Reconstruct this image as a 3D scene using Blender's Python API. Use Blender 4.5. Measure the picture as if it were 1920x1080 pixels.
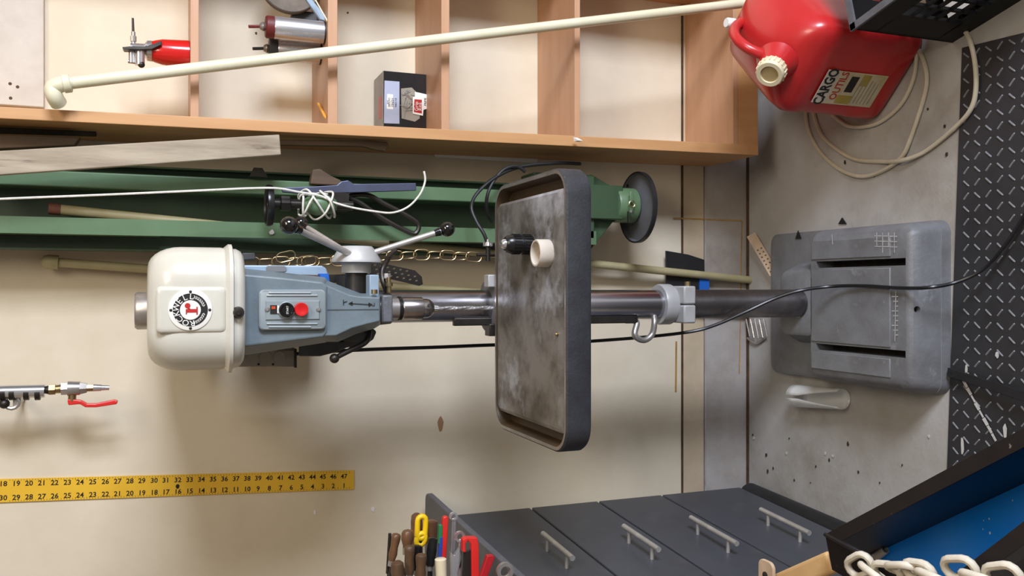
import bpy, bmesh, math, random
from mathutils import Vector, Matrix
random.seed(7)
for o in list(bpy.data.objects):
    bpy.data.objects.remove(o)
scene = bpy.context.scene
COL = scene.collection
V = Vector

# ------------------------------------------------------------------ camera
F_PX, PITCH, CAM_H = 1650.0, math.radians(21.2), 1.68
ST, CT = math.sin(PITCH), math.cos(PITCH)
cam_data = bpy.data.cameras.new('camera')
cam_data.sensor_fit = 'HORIZONTAL'
cam_data.sensor_width = 36.0
cam_data.lens = F_PX / 1920.0 * 36.0
cam_data.clip_start = 0.02
cam = bpy.data.objects.new('camera', cam_data)
COL.objects.link(cam)
# the photograph lies on its side: its left edge is up in the room
cam.matrix_world = Matrix(((0, 1, 0, 0), (-ST, 0, -CT, 0), (-CT, 0, ST, CAM_H), (0, 0, 0, 1)))
scene.camera = cam

# ------------------------------------------------------------------ light
world = bpy.data.worlds.new('world')
scene.world = world
world.use_nodes = True
bg = world.node_tree.nodes['Background']
bg.inputs['Color'].default_value = (1.0, 0.96, 0.90, 1)
bg.inputs['Strength'].default_value = 0.26

def area_light(name, loc, target, sx, sy, power, color):
    d = bpy.data.lights.new(name, 'AREA')
    d.shape = 'RECTANGLE'; d.size = sx; d.size_y = sy
    d.energy = power; d.color = color
    o = bpy.data.objects.new(name, d); COL.objects.link(o)
    o.location = loc
    o.rotation_euler = (V(target) - V(loc)).to_track_quat('-Z', 'Y').to_euler()
    return o
area_light('daylight_doorway', (2.6, -0.8, 1.75), (-0.2, 2.1, 0.9), 0.9, 1.3, 190, (0.80, 0.86, 1.0))
area_light('ceiling_lamp', (0.95, -0.1, 3.2), (0.1, 1.2, 0.5), 1.3, 0.8, 48, (1.0, 0.90, 0.74))
scene.view_settings.view_transform = 'Standard'
scene.view_settings.look = 'None'
scene.view_settings.exposure = -0.03
scene.view_settings.gamma = 1.0
scene.view_settings.use_curve_mapping = False

# ------------------------------------------------------------------ measuring helpers
def ray(px, py):
    r, v = (540 - py) / F_PX, (960 - px) / F_PX
    return V((r, CT + v * ST, -ST + v * CT))
def W(px, py, D):                 # point on the upright plane at distance D from the camera
    d = ray(px, py); t = D / d.y
    return V((d.x * t, D, CAM_H + d.z * t))
def F(px, py, z=0.0):             # point on the level plane at height z
    d = ray(px, py); t = (z - CAM_H) / d.z
    return V((d.x * t, d.y * t, z))
def onplane(px, py, P0, n):
    d = ray(px, py); c = V((0, 0, CAM_H))
    t = (P0 - c).dot(n) / d.dot(n)
    return c + d * t

# ------------------------------------------------------------------ materials
def lin(c):
    def g(x):
        x /= 255.0
        return x / 12.92 if x <= 0.04045 else ((x + 0.055) / 1.055) ** 2.4
    return (g(c[0]), g(c[1]), g(c[2]), 1)
MATS = {}
def mat(name, c1, c2=None, rough=0.6, metal=0.0, scale=8.0, lo=0.35, hi=0.7, bump=0.0, bscale=60.0,
        stretch=(1, 1, 1), c3=None, s3=3.0, lo3=0.55, hi3=0.62, rvar=0.0, trans=0.0, alpha=1.0, coat=0.0, det=6.0, spec=0.5):
    m = bpy.data.materials.new(name); m.use_nodes = True
    nt = m.node_tree; N = nt.nodes; L = nt.links
    b = N['Principled BSDF']
    b.inputs['Roughness'].default_value = rough
    b.inputs['Metallic'].default_value = metal
    b.inputs['Specular IOR Level'].default_value = spec
    b.inputs['Transmission Weight'].default_value = trans
    b.inputs['Alpha'].default_value = alpha
    b.inputs['Coat Weight'].default_value = coat
    tc = N.new('ShaderNodeTexCoord'); mp = N.new('ShaderNodeMapping')
    mp.inputs['Scale'].default_value = stretch
    L.new(tc.outputs['Object'], mp.inputs['Vector'])
    def noise(sc, dt=6.0):
        n = N.new('ShaderNodeTexNoise'); n.inputs['Scale'].default_value = sc
        n.inputs['Detail'].default_value = dt; n.inputs['Roughness'].default_value = 0.62
        L.new(mp.outputs['Vector'], n.inputs['Vector']); return n
    def ramp(n, a, z):
        r = N.new('ShaderNodeMapRange'); r.inputs['From Min'].default_value = a
        r.inputs['From Max'].default_value = z
        L.new(n.outputs['Fac'], r.inputs['Value']); return r
    def mix(fac, A, B):
        x = N.new('ShaderNodeMix'); x.data_type = 'RGBA'
        L.new(fac.outputs['Result'], x.inputs[0])
        if isinstance(A, tuple): x.inputs[6].default_value = A
        else: L.new(A.outputs[2], x.inputs[6])
        x.inputs[7].default_value = B
        return x
    if c2 is None:
        b.inputs['Base Color'].default_value = lin(c1)
    else:
        n1 = noise(scale, det); r1 = ramp(n1, lo, hi)
        x = mix(r1, lin(c1), lin(c2))
        if c3 is not None:
            n3 = noise(s3, 9.0); r3 = ramp(n3, lo3, hi3)
            x = mix(r3, x, lin(c3))
        L.new(x.outputs[2], b.inputs['Base Color'])
        if rvar:
            rr = N.new('ShaderNodeMapRange'); rr.inputs['To Min'].default_value = rough - rvar
            rr.inputs['To Max'].default_value = rough + rvar
            L.new(n1.outputs['Fac'], rr.inputs['Value']); L.new(rr.outputs['Result'], b.inputs['Roughness'])
    if bump:
        nb = noise(bscale); bp = N.new('ShaderNodeBump')
        bp.inputs['Strength'].default_value = bump; bp.inputs['Distance'].default_value = 0.004
        L.new(nb.outputs['Fac'], bp.inputs['Height']); L.new(bp.outputs['Normal'], b.inputs['Normal'])
    MATS[name] = m
    return m

mat('wall_paint', (224, 212, 188), (206, 192, 166), rough=0.75, scale=2.2, lo=0.4, hi=0.75, bump=0.12, bscale=45, c3=(188, 166, 138), s3=1.3, lo3=0.60, hi3=0.85)
mat('concrete', (184, 182, 180), (156, 150, 140), rough=0.8, scale=2.6, bump=0.25, bscale=70, c3=(122, 112, 96), s3=2.2, lo3=0.52, hi3=0.74)
mat('curb_concrete', (178, 172, 168), (150, 140, 128), rough=0.85, scale=5, bump=0.3, bscale=60, c3=(120, 100, 80), s3=4, lo3=0.60, hi3=0.8)
mat('sill_paint', (205, 188, 160), (178, 158, 130), rough=0.75, scale=5, bump=0.2, bscale=40)
mat('shed_board', (150, 128, 104), (124, 104, 82), rough=0.8, scale=4)
mat('crack', (96, 70, 45), (60, 45, 30), rough=0.9, scale=20)
mat('veneer', (202, 156, 106), (184, 136, 90), rough=0.5, scale=9, stretch=(3, 3, 0.35), lo=0.3, hi=0.75, bump=0.04)
mat('veneer_flat', (196, 152, 118), (178, 134, 100), rough=0.45, scale=7, stretch=(0.35, 3, 3), lo=0.3, hi=0.75, bump=0.04)
mat('cast_grey', (128, 130, 134), (104, 104, 106), rough=0.5, scale=9, bump=0.22, bscale=120, c3=(150, 152, 156), s3=16, lo3=0.62, hi3=0.74, metal=0.15)
mat('table_steel', (140, 137, 134), (92, 86, 80), rough=0.42, metal=0.35, scale=11, lo=0.4, hi=0.62, rvar=0.15, bump=0.12, bscale=140, c3=(200, 203, 212), s3=6, lo3=0.54, hi3=0.70)
mat('table_paint', (54, 56, 61), (43, 43, 47), rough=0.5, scale=30, bump=0.25, bscale=220, c3=(150, 150, 150), s3=95, lo3=0.70, hi3=0.74)
mat('trough_rust', (84, 64, 40), (60, 48, 34), rough=0.55, metal=0.2, scale=9)
mat('column_steel', (206, 206, 214), (150, 146, 148), rough=0.25, metal=1.0, scale=4, stretch=(1, 1, 0.5), rvar=0.1, bump=0.03)
mat('column_dull', (158, 154, 156), (104, 100, 100), rough=0.38, metal=1.0, scale=9, rvar=0.12, bump=0.05)
mat('body_paint', (112, 126, 134), (98, 110, 116), rough=0.42, scale=12, bump=0.12, bscale=160)
mat('body_dark', (66, 70, 72), (48, 48, 48), rough=0.55, scale=14, bump=0.1)
mat('guard_paint', (206, 204, 192), (192, 188, 174), rough=0.3, scale=5, coat=0.25, c3=(160, 142, 120), s3=7, lo3=0.70, hi3=0.76)
mat('plate_paint', (138, 148, 152), (128, 138, 142), rough=0.35, scale=14, coat=0.2)
mat('light_blue_paint', (150, 172, 192), (132, 150, 166), rough=0.4, scale=10)
mat('chrome', (222, 222, 225), (190, 190, 194), rough=0.2, metal=0.8, scale=10, rvar=0.06)
mat('chuck_steel', (176, 172, 172), (128, 122, 120), rough=0.26, metal=1.0, scale=14, rvar=0.08)
mat('ochre_line', (178, 140, 72), (150, 112, 60), rough=0.8, scale=30)
mat('nickel', (196, 192, 188), (146, 140, 136), rough=0.34, metal=0.75, scale=14, rvar=0.1)
mat('dark_steel', (70, 66, 62), (46, 42, 40), rough=0.4, metal=0.7, scale=16)
mat('black_plastic', (26, 26, 28), (18, 18, 19), rough=0.28, scale=20)
mat('black_rubber', (34, 34, 36), (24, 24, 25), rough=0.5, scale=20)
mat('knob_black', (14, 14, 16), rough=0.12, coat=0.5)
mat('red_plastic', (206, 30, 30), (188, 24, 26), rough=0.3, scale=8)
mat('hub_silver', (186, 186, 186), (166, 166, 164), rough=0.42, metal=0.1, scale=12)
mat('brass', (196, 176, 136), (140, 118, 82), rough=0.35, metal=1.0, scale=20)
mat('green_shaded', (60, 84, 58), (48, 68, 46), rough=0.45, scale=6, bump=0.05)  # the post's green darkened for its shaded valleys; housings share it
mat('green_lit', (94, 122, 90), (82, 108, 78), rough=0.4, scale=6)  # same green lightened for the lit rib fronts; collar, latch and barrel share it
mat('pvc', (226, 222, 196), (208, 202, 170), rough=0.35, scale=5, coat=0.1)
mat('pvc_old', (176, 166, 128), (152, 142, 104), rough=0.5, scale=8)
mat('pvc_cap', (120, 74, 58), (100, 62, 48), rough=0.6, scale=15)
mat('weathered_wood', (176, 164, 144), (140, 126, 108), rough=0.8, scale=11, stretch=(3, 3, 0.4), bump=0.2, c3=(100, 88, 74), s3=14, lo3=0.62, hi3=0.72)
mat('dark_wood', (98, 78, 58), (70, 54, 40), rough=0.7, scale=11, stretch=(3, 3, 0.4), bump=0.1)
mat('white_board', (206, 198, 186), (182, 172, 158), rough=0.8, scale=7, bump=0.15, c3=(150, 138, 122), s3=9, lo3=0.62, hi3=0.75)
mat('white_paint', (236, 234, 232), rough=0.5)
mat('gas_red', (190, 42, 43), (174, 32, 34), rough=0.3, scale=5, coat=0.15, c3=(150, 40, 36), s3=9, lo3=0.66, hi3=0.8)
mat('cap_ivory', (226, 214, 184), (212, 198, 164), rough=0.4, scale=15)
mat('cap_tan', (176, 156, 112), (160, 140, 98), rough=0.5, scale=15)
mat('label_paper', (206, 196, 168), (182, 170, 134), rough=0.6, scale=30, c3=(176, 160, 70), s3=22, lo3=0.58, hi3=0.66)
mat('ink_black', (22, 20, 20), rough=0.6)
mat('ink_red', (176, 30, 26), rough=0.6)
mat('ink_white', (235, 232, 225), rough=0.6)
mat('crate_black', (9, 9, 11), (13, 13, 16), spec=0.2, rough=0.45, scale=9)
mat('crate_rim', (92, 94, 100), (70, 70, 76), rough=0.45, scale=20)
mat('cable_white', (206, 198, 178), (190, 180, 158), rough=0.5, scale=15)
mat('cable_black', (22, 23, 27), rough=0.35)
mat('rope_white', (232, 230, 222), (205, 200, 188), rough=0.8, scale=120)
mat('mat_rubber', (50, 50, 53), (38, 38, 40), rough=0.45, scale=6, c3=(74, 72, 70), s3=5, lo3=0.6, hi3=0.75)
mat('tread_worn', (144, 144, 148), (78, 78, 80), rough=0.5, scale=30, metal=0.1)
mat('paint_splash', (205, 203, 200), (170, 168, 164), rough=0.7, scale=40)
mat('clear_plastic', (238, 238, 236), rough=0.18, alpha=0.55)
mat('cabinet_paint', (70, 73, 80), (62, 64, 70), rough=0.42, scale=4, c3=(84, 86, 92), s3=6, lo3=0.6, hi3=0.8)
mat('cabinet_trim', (96, 97, 101), (82, 83, 87), rough=0.5, scale=8)
mat('handle_steel', (204, 200, 196), (180, 176, 170), rough=0.35, metal=0.6, scale=30)
mat('wood_handle', (116, 80, 52), (78, 52, 34), rough=0.4, scale=20, coat=0.2)
mat('wood_handle_dark', (98, 72, 48), (66, 48, 32), rough=0.5, scale=20)
mat('wood_pale', (214, 178, 126), (196, 156, 104), rough=0.5, scale=12)
mat('yellow_plastic', (240, 196, 24), rough=0.35)
mat('yellow_plastic_dull', (176, 156, 66), (150, 132, 70), rough=0.6, scale=40)
mat('tool_red', (214, 44, 40), rough=0.35)
mat('tool_dark_red', (170, 30, 36), rough=0.35)
mat('tool_green', (40, 120, 72), rough=0.4)
mat('tool_blue', (44, 74, 160), rough=0.4)
mat('ruler_yellow', (236, 190, 52), (226, 176, 40), rough=0.5, scale=6)
mat('blue_paint', (10, 146, 255), (6, 132, 255), rough=0.35, scale=5, c3=(70, 160, 226), s3=9, lo3=0.66, hi3=0.8)
mat('blue_shaded', (5, 9, 26), (4, 7, 18), spec=0.25, rough=0.4, scale=6)  # tray blue darkened so the walls carry their shade in the colour
mat('worn_black', (32, 25, 24), (22, 18, 20), spec=0.3, rough=0.6, scale=20, c3=(130, 120, 112), s3=50, lo3=0.66, hi3=0.72)
mat('cream_chain', (214, 206, 190), (186, 178, 160), rough=0.5, scale=30)
mat('box_black', (24, 22, 24), (34, 32, 34), rough=0.25, scale=12)
mat('box_grey', (158, 152, 138), (132, 126, 114), rough=0.35, scale=12)
mat('label_blue', (176, 184, 206), (160, 168, 190), rough=0.4, scale=12)
mat('pencil_orange', (226, 160, 64), rough=0.5)
mat('aluminium', (216, 216, 220), (190, 190, 194), rough=0.28, metal=0.8, scale=7, rvar=0.05)
mat('cap_maroon', (110, 36, 32), (90, 28, 26), rough=0.5, scale=25)
mat('oiler_red', (200, 28, 26), rough=0.2, coat=0.4)
mat('blue_tape', (30, 96, 190), rough=0.5)
mat('grey_stone', (126, 116, 104), (100, 92, 84), rough=0.8, scale=30)
mat('blue_steel', (92, 98, 122), (76, 80, 100), rough=0.35, metal=0.5, scale=10)
mat('orange_glow_plastic', (190, 70, 30), rough=0.4)
mat('tan_chip', (168, 130, 96), (148, 112, 82), rough=0.9, scale=40)
mat('debris_shade_dark', (60, 52, 44), (40, 34, 30), rough=0.9, scale=50)  # floor specks and slot floors, also the painted shade of the bookcase gap
mat('perforated_pale', (202, 178, 150), (176, 150, 124), rough=0.6, scale=20)

# ------------------------------------------------------------------ mesh building
def frame_from(axis):
    a = V(axis).normalized()
    h = V((0, 0, 1)) if abs(a.z) < 0.9 else V((1, 0, 0))
    u = a.cross(h).normalized(); w = a.cross(u).normalized()
    return a, u, w
def catmull(pts, k=8, closed=False):
    P = [V(p) for p in pts]; n = len(P); out = []
    rng = range(n) if closed else range(n - 1)
    for i in rng:
        p0 = P[(i - 1) % n] if closed else P[max(i - 1, 0)]
        p1 = P[i]; p2 = P[(i + 1) % n]
        p3 = P[(i + 2) % n] if closed else P[min(i + 2, n - 1)]
        for j in range(k):
            t = j / k
            out.append(0.5 * ((2 * p1) + (p2 - p0) * t + (2 * p0 - 5 * p1 + 4 * p2 - p3) * t * t + (3 * p1 - p0 - 3 * p2 + p3) * t ** 3))
    if not closed: out.append(P[-1])
    return out

class MB:
    def __init__(s): s.v = []; s.f = []
    def add(s, vs, fs):
        b = len(s.v); s.v += [V(p) for p in vs]; s.f += [[i + b for i in f] for f in fs]; return s
    def box(s, c, size, ax=None):
        c = V(c); X, Y, Z = ax or (V((1, 0, 0)), V((0, 1, 0)), V((0, 0, 1)))
        hx, hy, hz = size[0] / 2, size[1] / 2, size[2] / 2
        vs = [c + X * (i * hx) + Y * (j * hy) + Z * (k * hz) for k in (-1, 1) for j in (-1, 1) for i in (-1, 1)]
        return s.add(vs, [(0, 2, 3, 1), (4, 5, 7, 6), (0, 1, 5, 4), (2, 6, 7, 3), (0, 4, 6, 2), (1, 3, 7, 5)])
    def bx(s, x0, x1, y0, y1, z0, z1):
        return s.box(((x0 + x1) / 2, (y0 + y1) / 2, (z0 + z1) / 2), (abs(x1 - x0), abs(y1 - y0), abs(z1 - z0)))
    def loft(s, rings, c0=True, c1=True):
        n = len(rings[0]); vs = [p for r in rings for p in r]; fs = []
        for k in range(len(rings) - 1):
            for i in range(n):
                j = (i + 1) % n
                fs.append((k * n + i, k * n + j, (k + 1) * n + j, (k + 1) * n + i))
        if c0: fs.append(tuple(reversed(range(n))))
        if c1: fs.append(tuple((len(rings) - 1) * n + i for i in range(n)))
        return s.add(vs, fs)
    def prism(s, poly, vec):
        poly = [V(p) for p in poly]; vec = V(vec)
        return s.loft([poly, [p + vec for p in poly]])
    def lathe(s, p0, axis, prof, n=24, cap=True):
        p0 = V(p0); a, u, w = frame_from(axis); rings = []
        for t, r in prof:
            rings.append([p0 + a * t + (u * math.cos(2 * math.pi * i / n) + w * math.sin(2 * math.pi * i / n)) * max(r, 1e-5) for i in range(n)])
        return s.loft(rings, cap, cap)
    def cyl(s, p0, p1, r0, r1=None, n=20):
        p0, p1 = V(p0), V(p1); r1 = r0 if r1 is None else r1
        return s.lathe(p0, p1 - p0, [(0, r0), ((p1 - p0).length, r1)], n)
    def sphere(s, c, r, axis=(0, 0, 1), n=18, k=10, sq=1.0):
        prof = [(-r * sq * math.cos(math.pi * i / k), r * math.sin(math.pi * i / k)) for i in range(k + 1)]
        return s.lathe(c, axis, prof, n)
    def tube(s, pts, r, n=8, k=8, closed=False, smooth=True):
        P = catmull(pts, k, closed) if smooth else [V(p) for p in pts]
        m = len(P); rings = []; u = None
        for i in range(m):
            t = (P[(i + 1) % m] - P[(i - 1) % m]) if closed else (P[min(i + 1, m - 1)] - P[max(i - 1, 0)])
            t = t.normalized()
            if u is None: _, u, _w = frame_from(t)
            u = (u - t * u.dot(t)).normalized(); w = t.cross(u)
            rr = r(i / (m - 1)) if callable(r) else r
            rings.append([P[i] + (u * math.cos(2 * math.pi * q / n) + w * math.sin(2 * math.pi * q / n)) * rr for q in range(n)])
        if closed:
            rings.append(rings[0])
            return s.loft(rings, False, False)
        return s.loft(rings)
    def text(s, body, size, origin, right, up, lift=0.0004, align='CENTER', squash=1.0, bold=0.0):
        right, up = V(right).normalized(), V(up).normalized(); nrm = right.cross(up)
        cu = bpy.data.curves.new('t', 'FONT'); cu.body = body; cu.size = size
        cu.align_x = align; cu.align_y = 'CENTER'; cu.resolution_u = 2; cu.offset = bold * size
        ob = bpy.data.objects.new('t', cu); COL.objects.link(ob)
        me = bpy.data.meshes.new_from_object(ob)
        o = V(origin) + nrm * lift
        s.add([o + right * (v.co.x * squash) + up * v.co.y for v in me.vertices], [tuple(p.vertices) for p in me.polygons])
        bpy.data.objects.remove(ob); bpy.data.curves.remove(cu); bpy.data.meshes.remove(me)
        return s
    def build(s, name, m, parent=None, smooth=40, bevel=0, bseg=2, label=None, origin=None):
        lo = V((min(p[i] for p in s.v) for i in range(3))); hi = V((max(p[i] for p in s.v) for i in range(3)))
        o3 = V(origin) if origin is not None else V(((lo.x + hi.x) / 2, (lo.y + hi.y) / 2, lo.z))
        me = bpy.data.meshes.new(name)
        me.from_pydata([p - o3 for p in s.v], [], s.f); me.validate()
        bm = bmesh.new(); bm.from_mesh(me)
        bmesh.ops.remove_doubles(bm, verts=bm.verts, dist=1e-6)
        bmesh.ops.recalc_face_normals(bm, faces=bm.faces); bm.to_mesh(me); bm.free()
        me.materials.append(MATS[m])
        if smooth:
            me.polygons.foreach_set('use_smooth', [True] * len(me.polygons))
            me.set_sharp_from_angle(angle=math.radians(smooth))
        ob = bpy.data.objects.new(name, me); COL.objects.link(ob); ob.location = o3
        if bevel:
            b = ob.modifiers.new('bevel', 'BEVEL'); b.width = bevel; b.segments = bseg
            b.limit_method = 'ANGLE'; b.angle_limit = math.radians(35)
        if parent is not None: attach(ob, parent)
        if label: ob['label'] = label
        return ob
def world_loc(o):
    m = Matrix.Translation(o.location)
    while o.parent is not None:
        o = o.parent; m = Matrix.Translation(o.location) @ m
    return m
def attach(ob, parent):           # location becomes relative to the parent
    base = V((0, 0, 0)); p = parent
    while p is not None: base += p.location; p = p.parent
    ob.location = ob.location - base
    ob.parent = parent
def tag(o, label, cat, group=None, kind=None):
    if label: o['label'] = label
    if cat: o['category'] = cat
    if group: o['group'] = group
    if kind: o['kind'] = kind
    return o
def thing(name, loc, label, cat, group=None):
    o = bpy.data.objects.new(name, None); COL.objects.link(o); o.empty_display_size = 0.05
    o.location = loc
    return tag(o, label, cat, group)
def struct(o): o['kind'] = 'structure'; return o
def cut(ob, cutter_mb):
    c = cutter_mb.build('cutter', 'ink_black', smooth=0)
    m = ob.modifiers.new('cut', 'BOOLEAN'); m.object = c; m.operation = 'DIFFERENCE'; m.solver = 'EXACT'
    bpy.context.view_layer.update()
    dg = bpy.context.evaluated_depsgraph_get()
    me = bpy.data.meshes.new_from_object(ob.evaluated_get(dg))
    ob.modifiers.remove(m); old = ob.data; ob.data = me
    bpy.data.objects.remove(c)
    me.set_sharp_from_angle(angle=math.radians(40))
    return ob
def rrect(x0, x1, y0, y1, r, z, n=6):
    out = []
    for cx, cy, a0 in ((x1 - r, y1 - r, 0), (x0 + r, y1 - r, 90), (x0 + r, y0 + r, 180), (x1 - r, y0 + r, 270)):
        for i in range(n + 1):
            a = math.radians(a0 + 90 * i / n)
            out.append(V((cx + r * math.cos(a), cy + r * math.sin(a), z)))
    return out
def rplate(P0, R, U, w, h, r, n=5):           # rounded rectangle outline around a centre in the plane R, U
    R, U = V(R).normalized(), V(U).normalized()
    return [V(P0) + R * p.x + U * p.y for p in rrect(-w / 2, w / 2, -h / 2, h / 2, r, 0, n)]
def disc(P0, nrm, r, n=28):
    a, u, w = frame_from(nrm)
    return [V(P0) + (u * math.cos(2 * math.pi * i / n) + w * math.sin(2 * math.pi * i / n)) * r for i in range(n)]
def link_path(c, L, Wd, dl, dw, n=6):
    c = V(c); dl = V(dl).normalized(); dw = V(dw).normalized(); r = Wd / 2; h = max(L / 2 - r, 0); out = []
    for sgn, a0 in ((1, -90), (-1, 90)):
        for i in range(n + 1):
            a = math.radians(a0 + 180 * i / n)
            out.append(c + dl * (sgn * h + r * math.cos(a)) + dw * (r * math.sin(a)))
    return out
X1, Y1, Z1 = V((1, 0, 0)), V((0, 1, 0)), V((0, 0, 1))

# ================================================================== the setting
DW = 2.31                                   # distance of the wall
def zc(px, D): return W(px, 540, D).z
z_sill0, z_sill1 = zc(1318, DW), zc(1277, DW)
wall = struct(MB().bx(-2.1, 3.6, DW, DW + 0.12, z_sill1, 3.3).build('wall_back', 'wall_paint', smooth=0))
struct(MB().bx(-2.1, 3.6, DW - 0.004, DW + 0.12, z_sill0, z_sill1 - 0.004).build('trim_1', 'sill_paint', smooth=0))
struct(MB().bx(-2.1, 3.6, DW - 0.008, DW + 0.12, 0.0, z_sill0 - 0.003).build('trim_2', 'curb_concrete', smooth=0))
struct(MB().bx(-2.2, 3.6, -2.0, DW + 0.12, -0.1, 0.0).build('floor', 'concrete', smooth=0))
floor = bpy.data.objects['floor']
struct(MB().bx(-2.2, -2.1, -2.0, DW + 0.12, 0.0, 3.3).build('wall_left', 'shed_board', smooth=0))
struct(MB().bx(-2.2, 3.6, -2.0, DW + 0.12, 3.3, 3.4).build('ceiling', 'shed_board', smooth=0))
MB().bx(-1.6, 1.6, DW - .0215, DW - .0085, .0002, .0016).build('joint_gap', 'crack', floor, smooth=0)
MB().bx(-1.6, 1.6, DW - .0046, DW - .003, z_sill1 - .0055, z_sill1 + .0005).build('seam', 'crack', wall, smooth=0)
MB().bx(-1.6, 1.6, DW - .0086, DW - .006, z_sill0 - .006, z_sill0 - .001).build('seam', 'curb_concrete', wall, smooth=0)
def wall_line(pts, y, w, name='paint_line'):
    A, B = W(*pts[0], y), W(*pts[1], y); d = (B - A).normalized(); n = V((-d.z, 0, d.x)) * w
    MB().prism([A - n, A + n, B + n, B - n], (0, -.0006, 0)).build(name, 'ochre_line', wall, smooth=0)
wall_line(((1262, 409), (1318, 411)), DW - .0045, .002)
wall_line(((1318, 411), (1390, 414)), DW - .0085, .002)
wall_line(((1391, 414), (1389, 545)), DW - .0085, .002)
wall_line(((1388, 600), (1386, 700)), DW - .0085, .0016)
wall_line(((1268, 640), (1267, 735)), DW - .0005, .003)
def flat_blob(c, R, U, rx, ry, n=11, jag=0.25, thick=0.0015):
    R, U = V(R).normalized(), V(U).normalized(); nn = R.cross(U)
    pts = []
    for i in range(n):
        a = 2 * math.pi * i / n; k = 1 + random.uniform(-jag, jag)
        pts.append(V(c) + R * (rx * math.cos(a) * k) + U * (ry * math.sin(a) * k))
    return MB().prism(pts, nn * thick)
for px, py, rx, ry in ((826, 794, .022, .0085), ):
    flat_blob(W(px, py, DW - .0005), X1, Z1, rx, ry, 9, .18).build('paint_chip', 'tan_chip', wall, smooth=0)
for px, py in ((590, 960), (699, 955)):
    flat_blob(W(px, py, DW - .0005), X1, Z1, .006, .005, 7, .3).build('paint_chip', 'white_paint', wall, smooth=0)
for px, py, r in ((480, 62, .003), (652, 24, .0025), (628, 890, .002)):
    flat_blob(W(px, py, DW - .0005), X1, Z1, r, r, 7, .2).build('nail_hole', 'crack', wall, smooth=0)
for px, py in ((1412, 815), (1450, 878), (1437, 853), (1555, 862), (1530, 875), (1480, 822), (1590, 832), (1692, 872), (1610, 885), (1440, 884), (1520, 905), (1650, 905), (1490, 900), (1462, 640), (1772, 236), (1740, 205), (1585, 305), (1640, 330), (1775, 290)):
    r = random.uniform(.0015, .0036)
    flat_blob(F(px, py, .0005), X1, Y1, r * 1.7, r, 7, .35, .002).build('floor_speck', 'debris_shade_dark', floor, smooth=0)
for px, py in ((1414, 822), (1475, 850), (1548, 850), (1562, 855), (1742, 818)):
    flat_blob(F(px, py, .0005), X1, Y1, .004, .003, 7, .35, .002).build('floor_speck', 'paint_splash', floor, smooth=0)
tri = [F(1573, 420, .001), F(1588, 420, .001), F(1580, 408, .001)]
tag(MB().prism(tri, (0, 0, .003)).build('rubber_scrap', 'black_rubber', smooth=0), 'small black triangular scrap on the concrete above the machine base', 'scrap')

# ================================================================== drill press
CX, CY = -0.041, 1.926                       # column axis
SX, SY = -0.0415, 1.736                      # spindle axis
DP = thing('drill_press', (CX, CY - 0.1, 0), 'grey floor-standing drill press with cream belt guard and tall steel column', 'drill press')
# ---- base
bz = 0.108
def ringz(x0, x1, y0, y1, r, z): return rrect(x0, x1, y0, y1, r, z, 5)
MB().loft([ringz(CX - .208, CX + .200, 1.528, 2.15, .03, 0), ringz(CX - .206, CX + .198, 1.530, 2.148, .03, .026),
           ringz(CX - .196, CX + .188, 1.538, 2.135, .03, .030)]).build('base_skirt', 'cast_grey', DP, smooth=35)
base_o = MB().loft([ringz(CX - .206, CX + .198, 1.531, 1.890, .03, .020), ringz(CX - .200, CX + .193, 1.534, 1.886, .03, bz - .03), ringz(CX - .192, CX + .186, 1.541, 1.882, .026, bz - .008),
           ringz(CX - .180, CX + .174, 1.553, 1.876, .02, bz)]).build('base', 'cast_grey', DP, smooth=50)
cutm = MB()
slotR, slotL = F(1600, 494, bz).x, F(1600, 656, bz).x
for sx in (slotR, slotL):
    cutm.bx(sx - .0085, sx + .0085, F(1698, 540, bz).y, F(1530, 540, bz).y, .05, .13)
hq = F(1718, 580, .092)
cutm.lathe((hq.x, hq.y + .02, .085), (0, -1, 0.3), [(0, .0075), (.06, .0075)], 14)
cut(base_o, cutm)
for sx in (slotR, slotL):
    MB().bx(sx - .0083, sx + .0083, F(1697, 540, bz).y, F(1531, 540, bz).y, .048, .0525).build('slot_bottom', 'debris_shade_dark', DP, smooth=0)
MB().loft([ringz(CX - .112, CX + .112, 1.86, 2.03, .02, .028), ringz(CX - .086, CX + .088, 1.865, 2.005, .03, bz - .004), ringz(CX - .08, CX + .082, 1.87, 1.998, .03, bz)]).build('column_pedestal', 'cast_grey', DP, smooth=35)
# raised panel border on the base top
for x0, x1 in ((CX - .17, slotL - .013), (slotL + .013, slotR - .013), (slotR + .013, CX + .163)):
    MB().bx(x0, x1, 1.600, 1.872, bz - .002, bz + .003).build('base_pad', 'cast_grey', DP, bevel=.002)
scr = MB()
def scratch(a, b, w=.0007):
    A, B = F(a[0], a[1], bz + .0032), F(b[0], b[1], bz + .0032); d = (B - A).normalized(); n = V((-d.y, d.x, 0)) * w
    scr.prism([A - n, A + n, B + n, B - n], (0, 0, .0003))
for k in range(4): scratch((1644 + k * 11, 436), (1644 + k * 11, 462 + (k % 2) * 12))
for k in range(3): scratch((1640, 442 + k * 10), (1682, 443 + k * 10))
for k in range(9): scratch((1672 + (k % 3) * 3, 556 + k * 9), (1684, 556 + k * 9))
scratch((1680, 545), (1678, 640)); scratch((1560, 440), (1561, 458))
scr.build('scratches', 'paint_splash', DP, smooth=0)['kind'] = 'stuff'
tri = [F(1492, 448, .031), F(1503, 447, .031), F(1497, 432, .031)]
MB().prism(tri, (0, 0, .002)).build('drain_hole', 'ink_black', DP, smooth=0)
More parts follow.
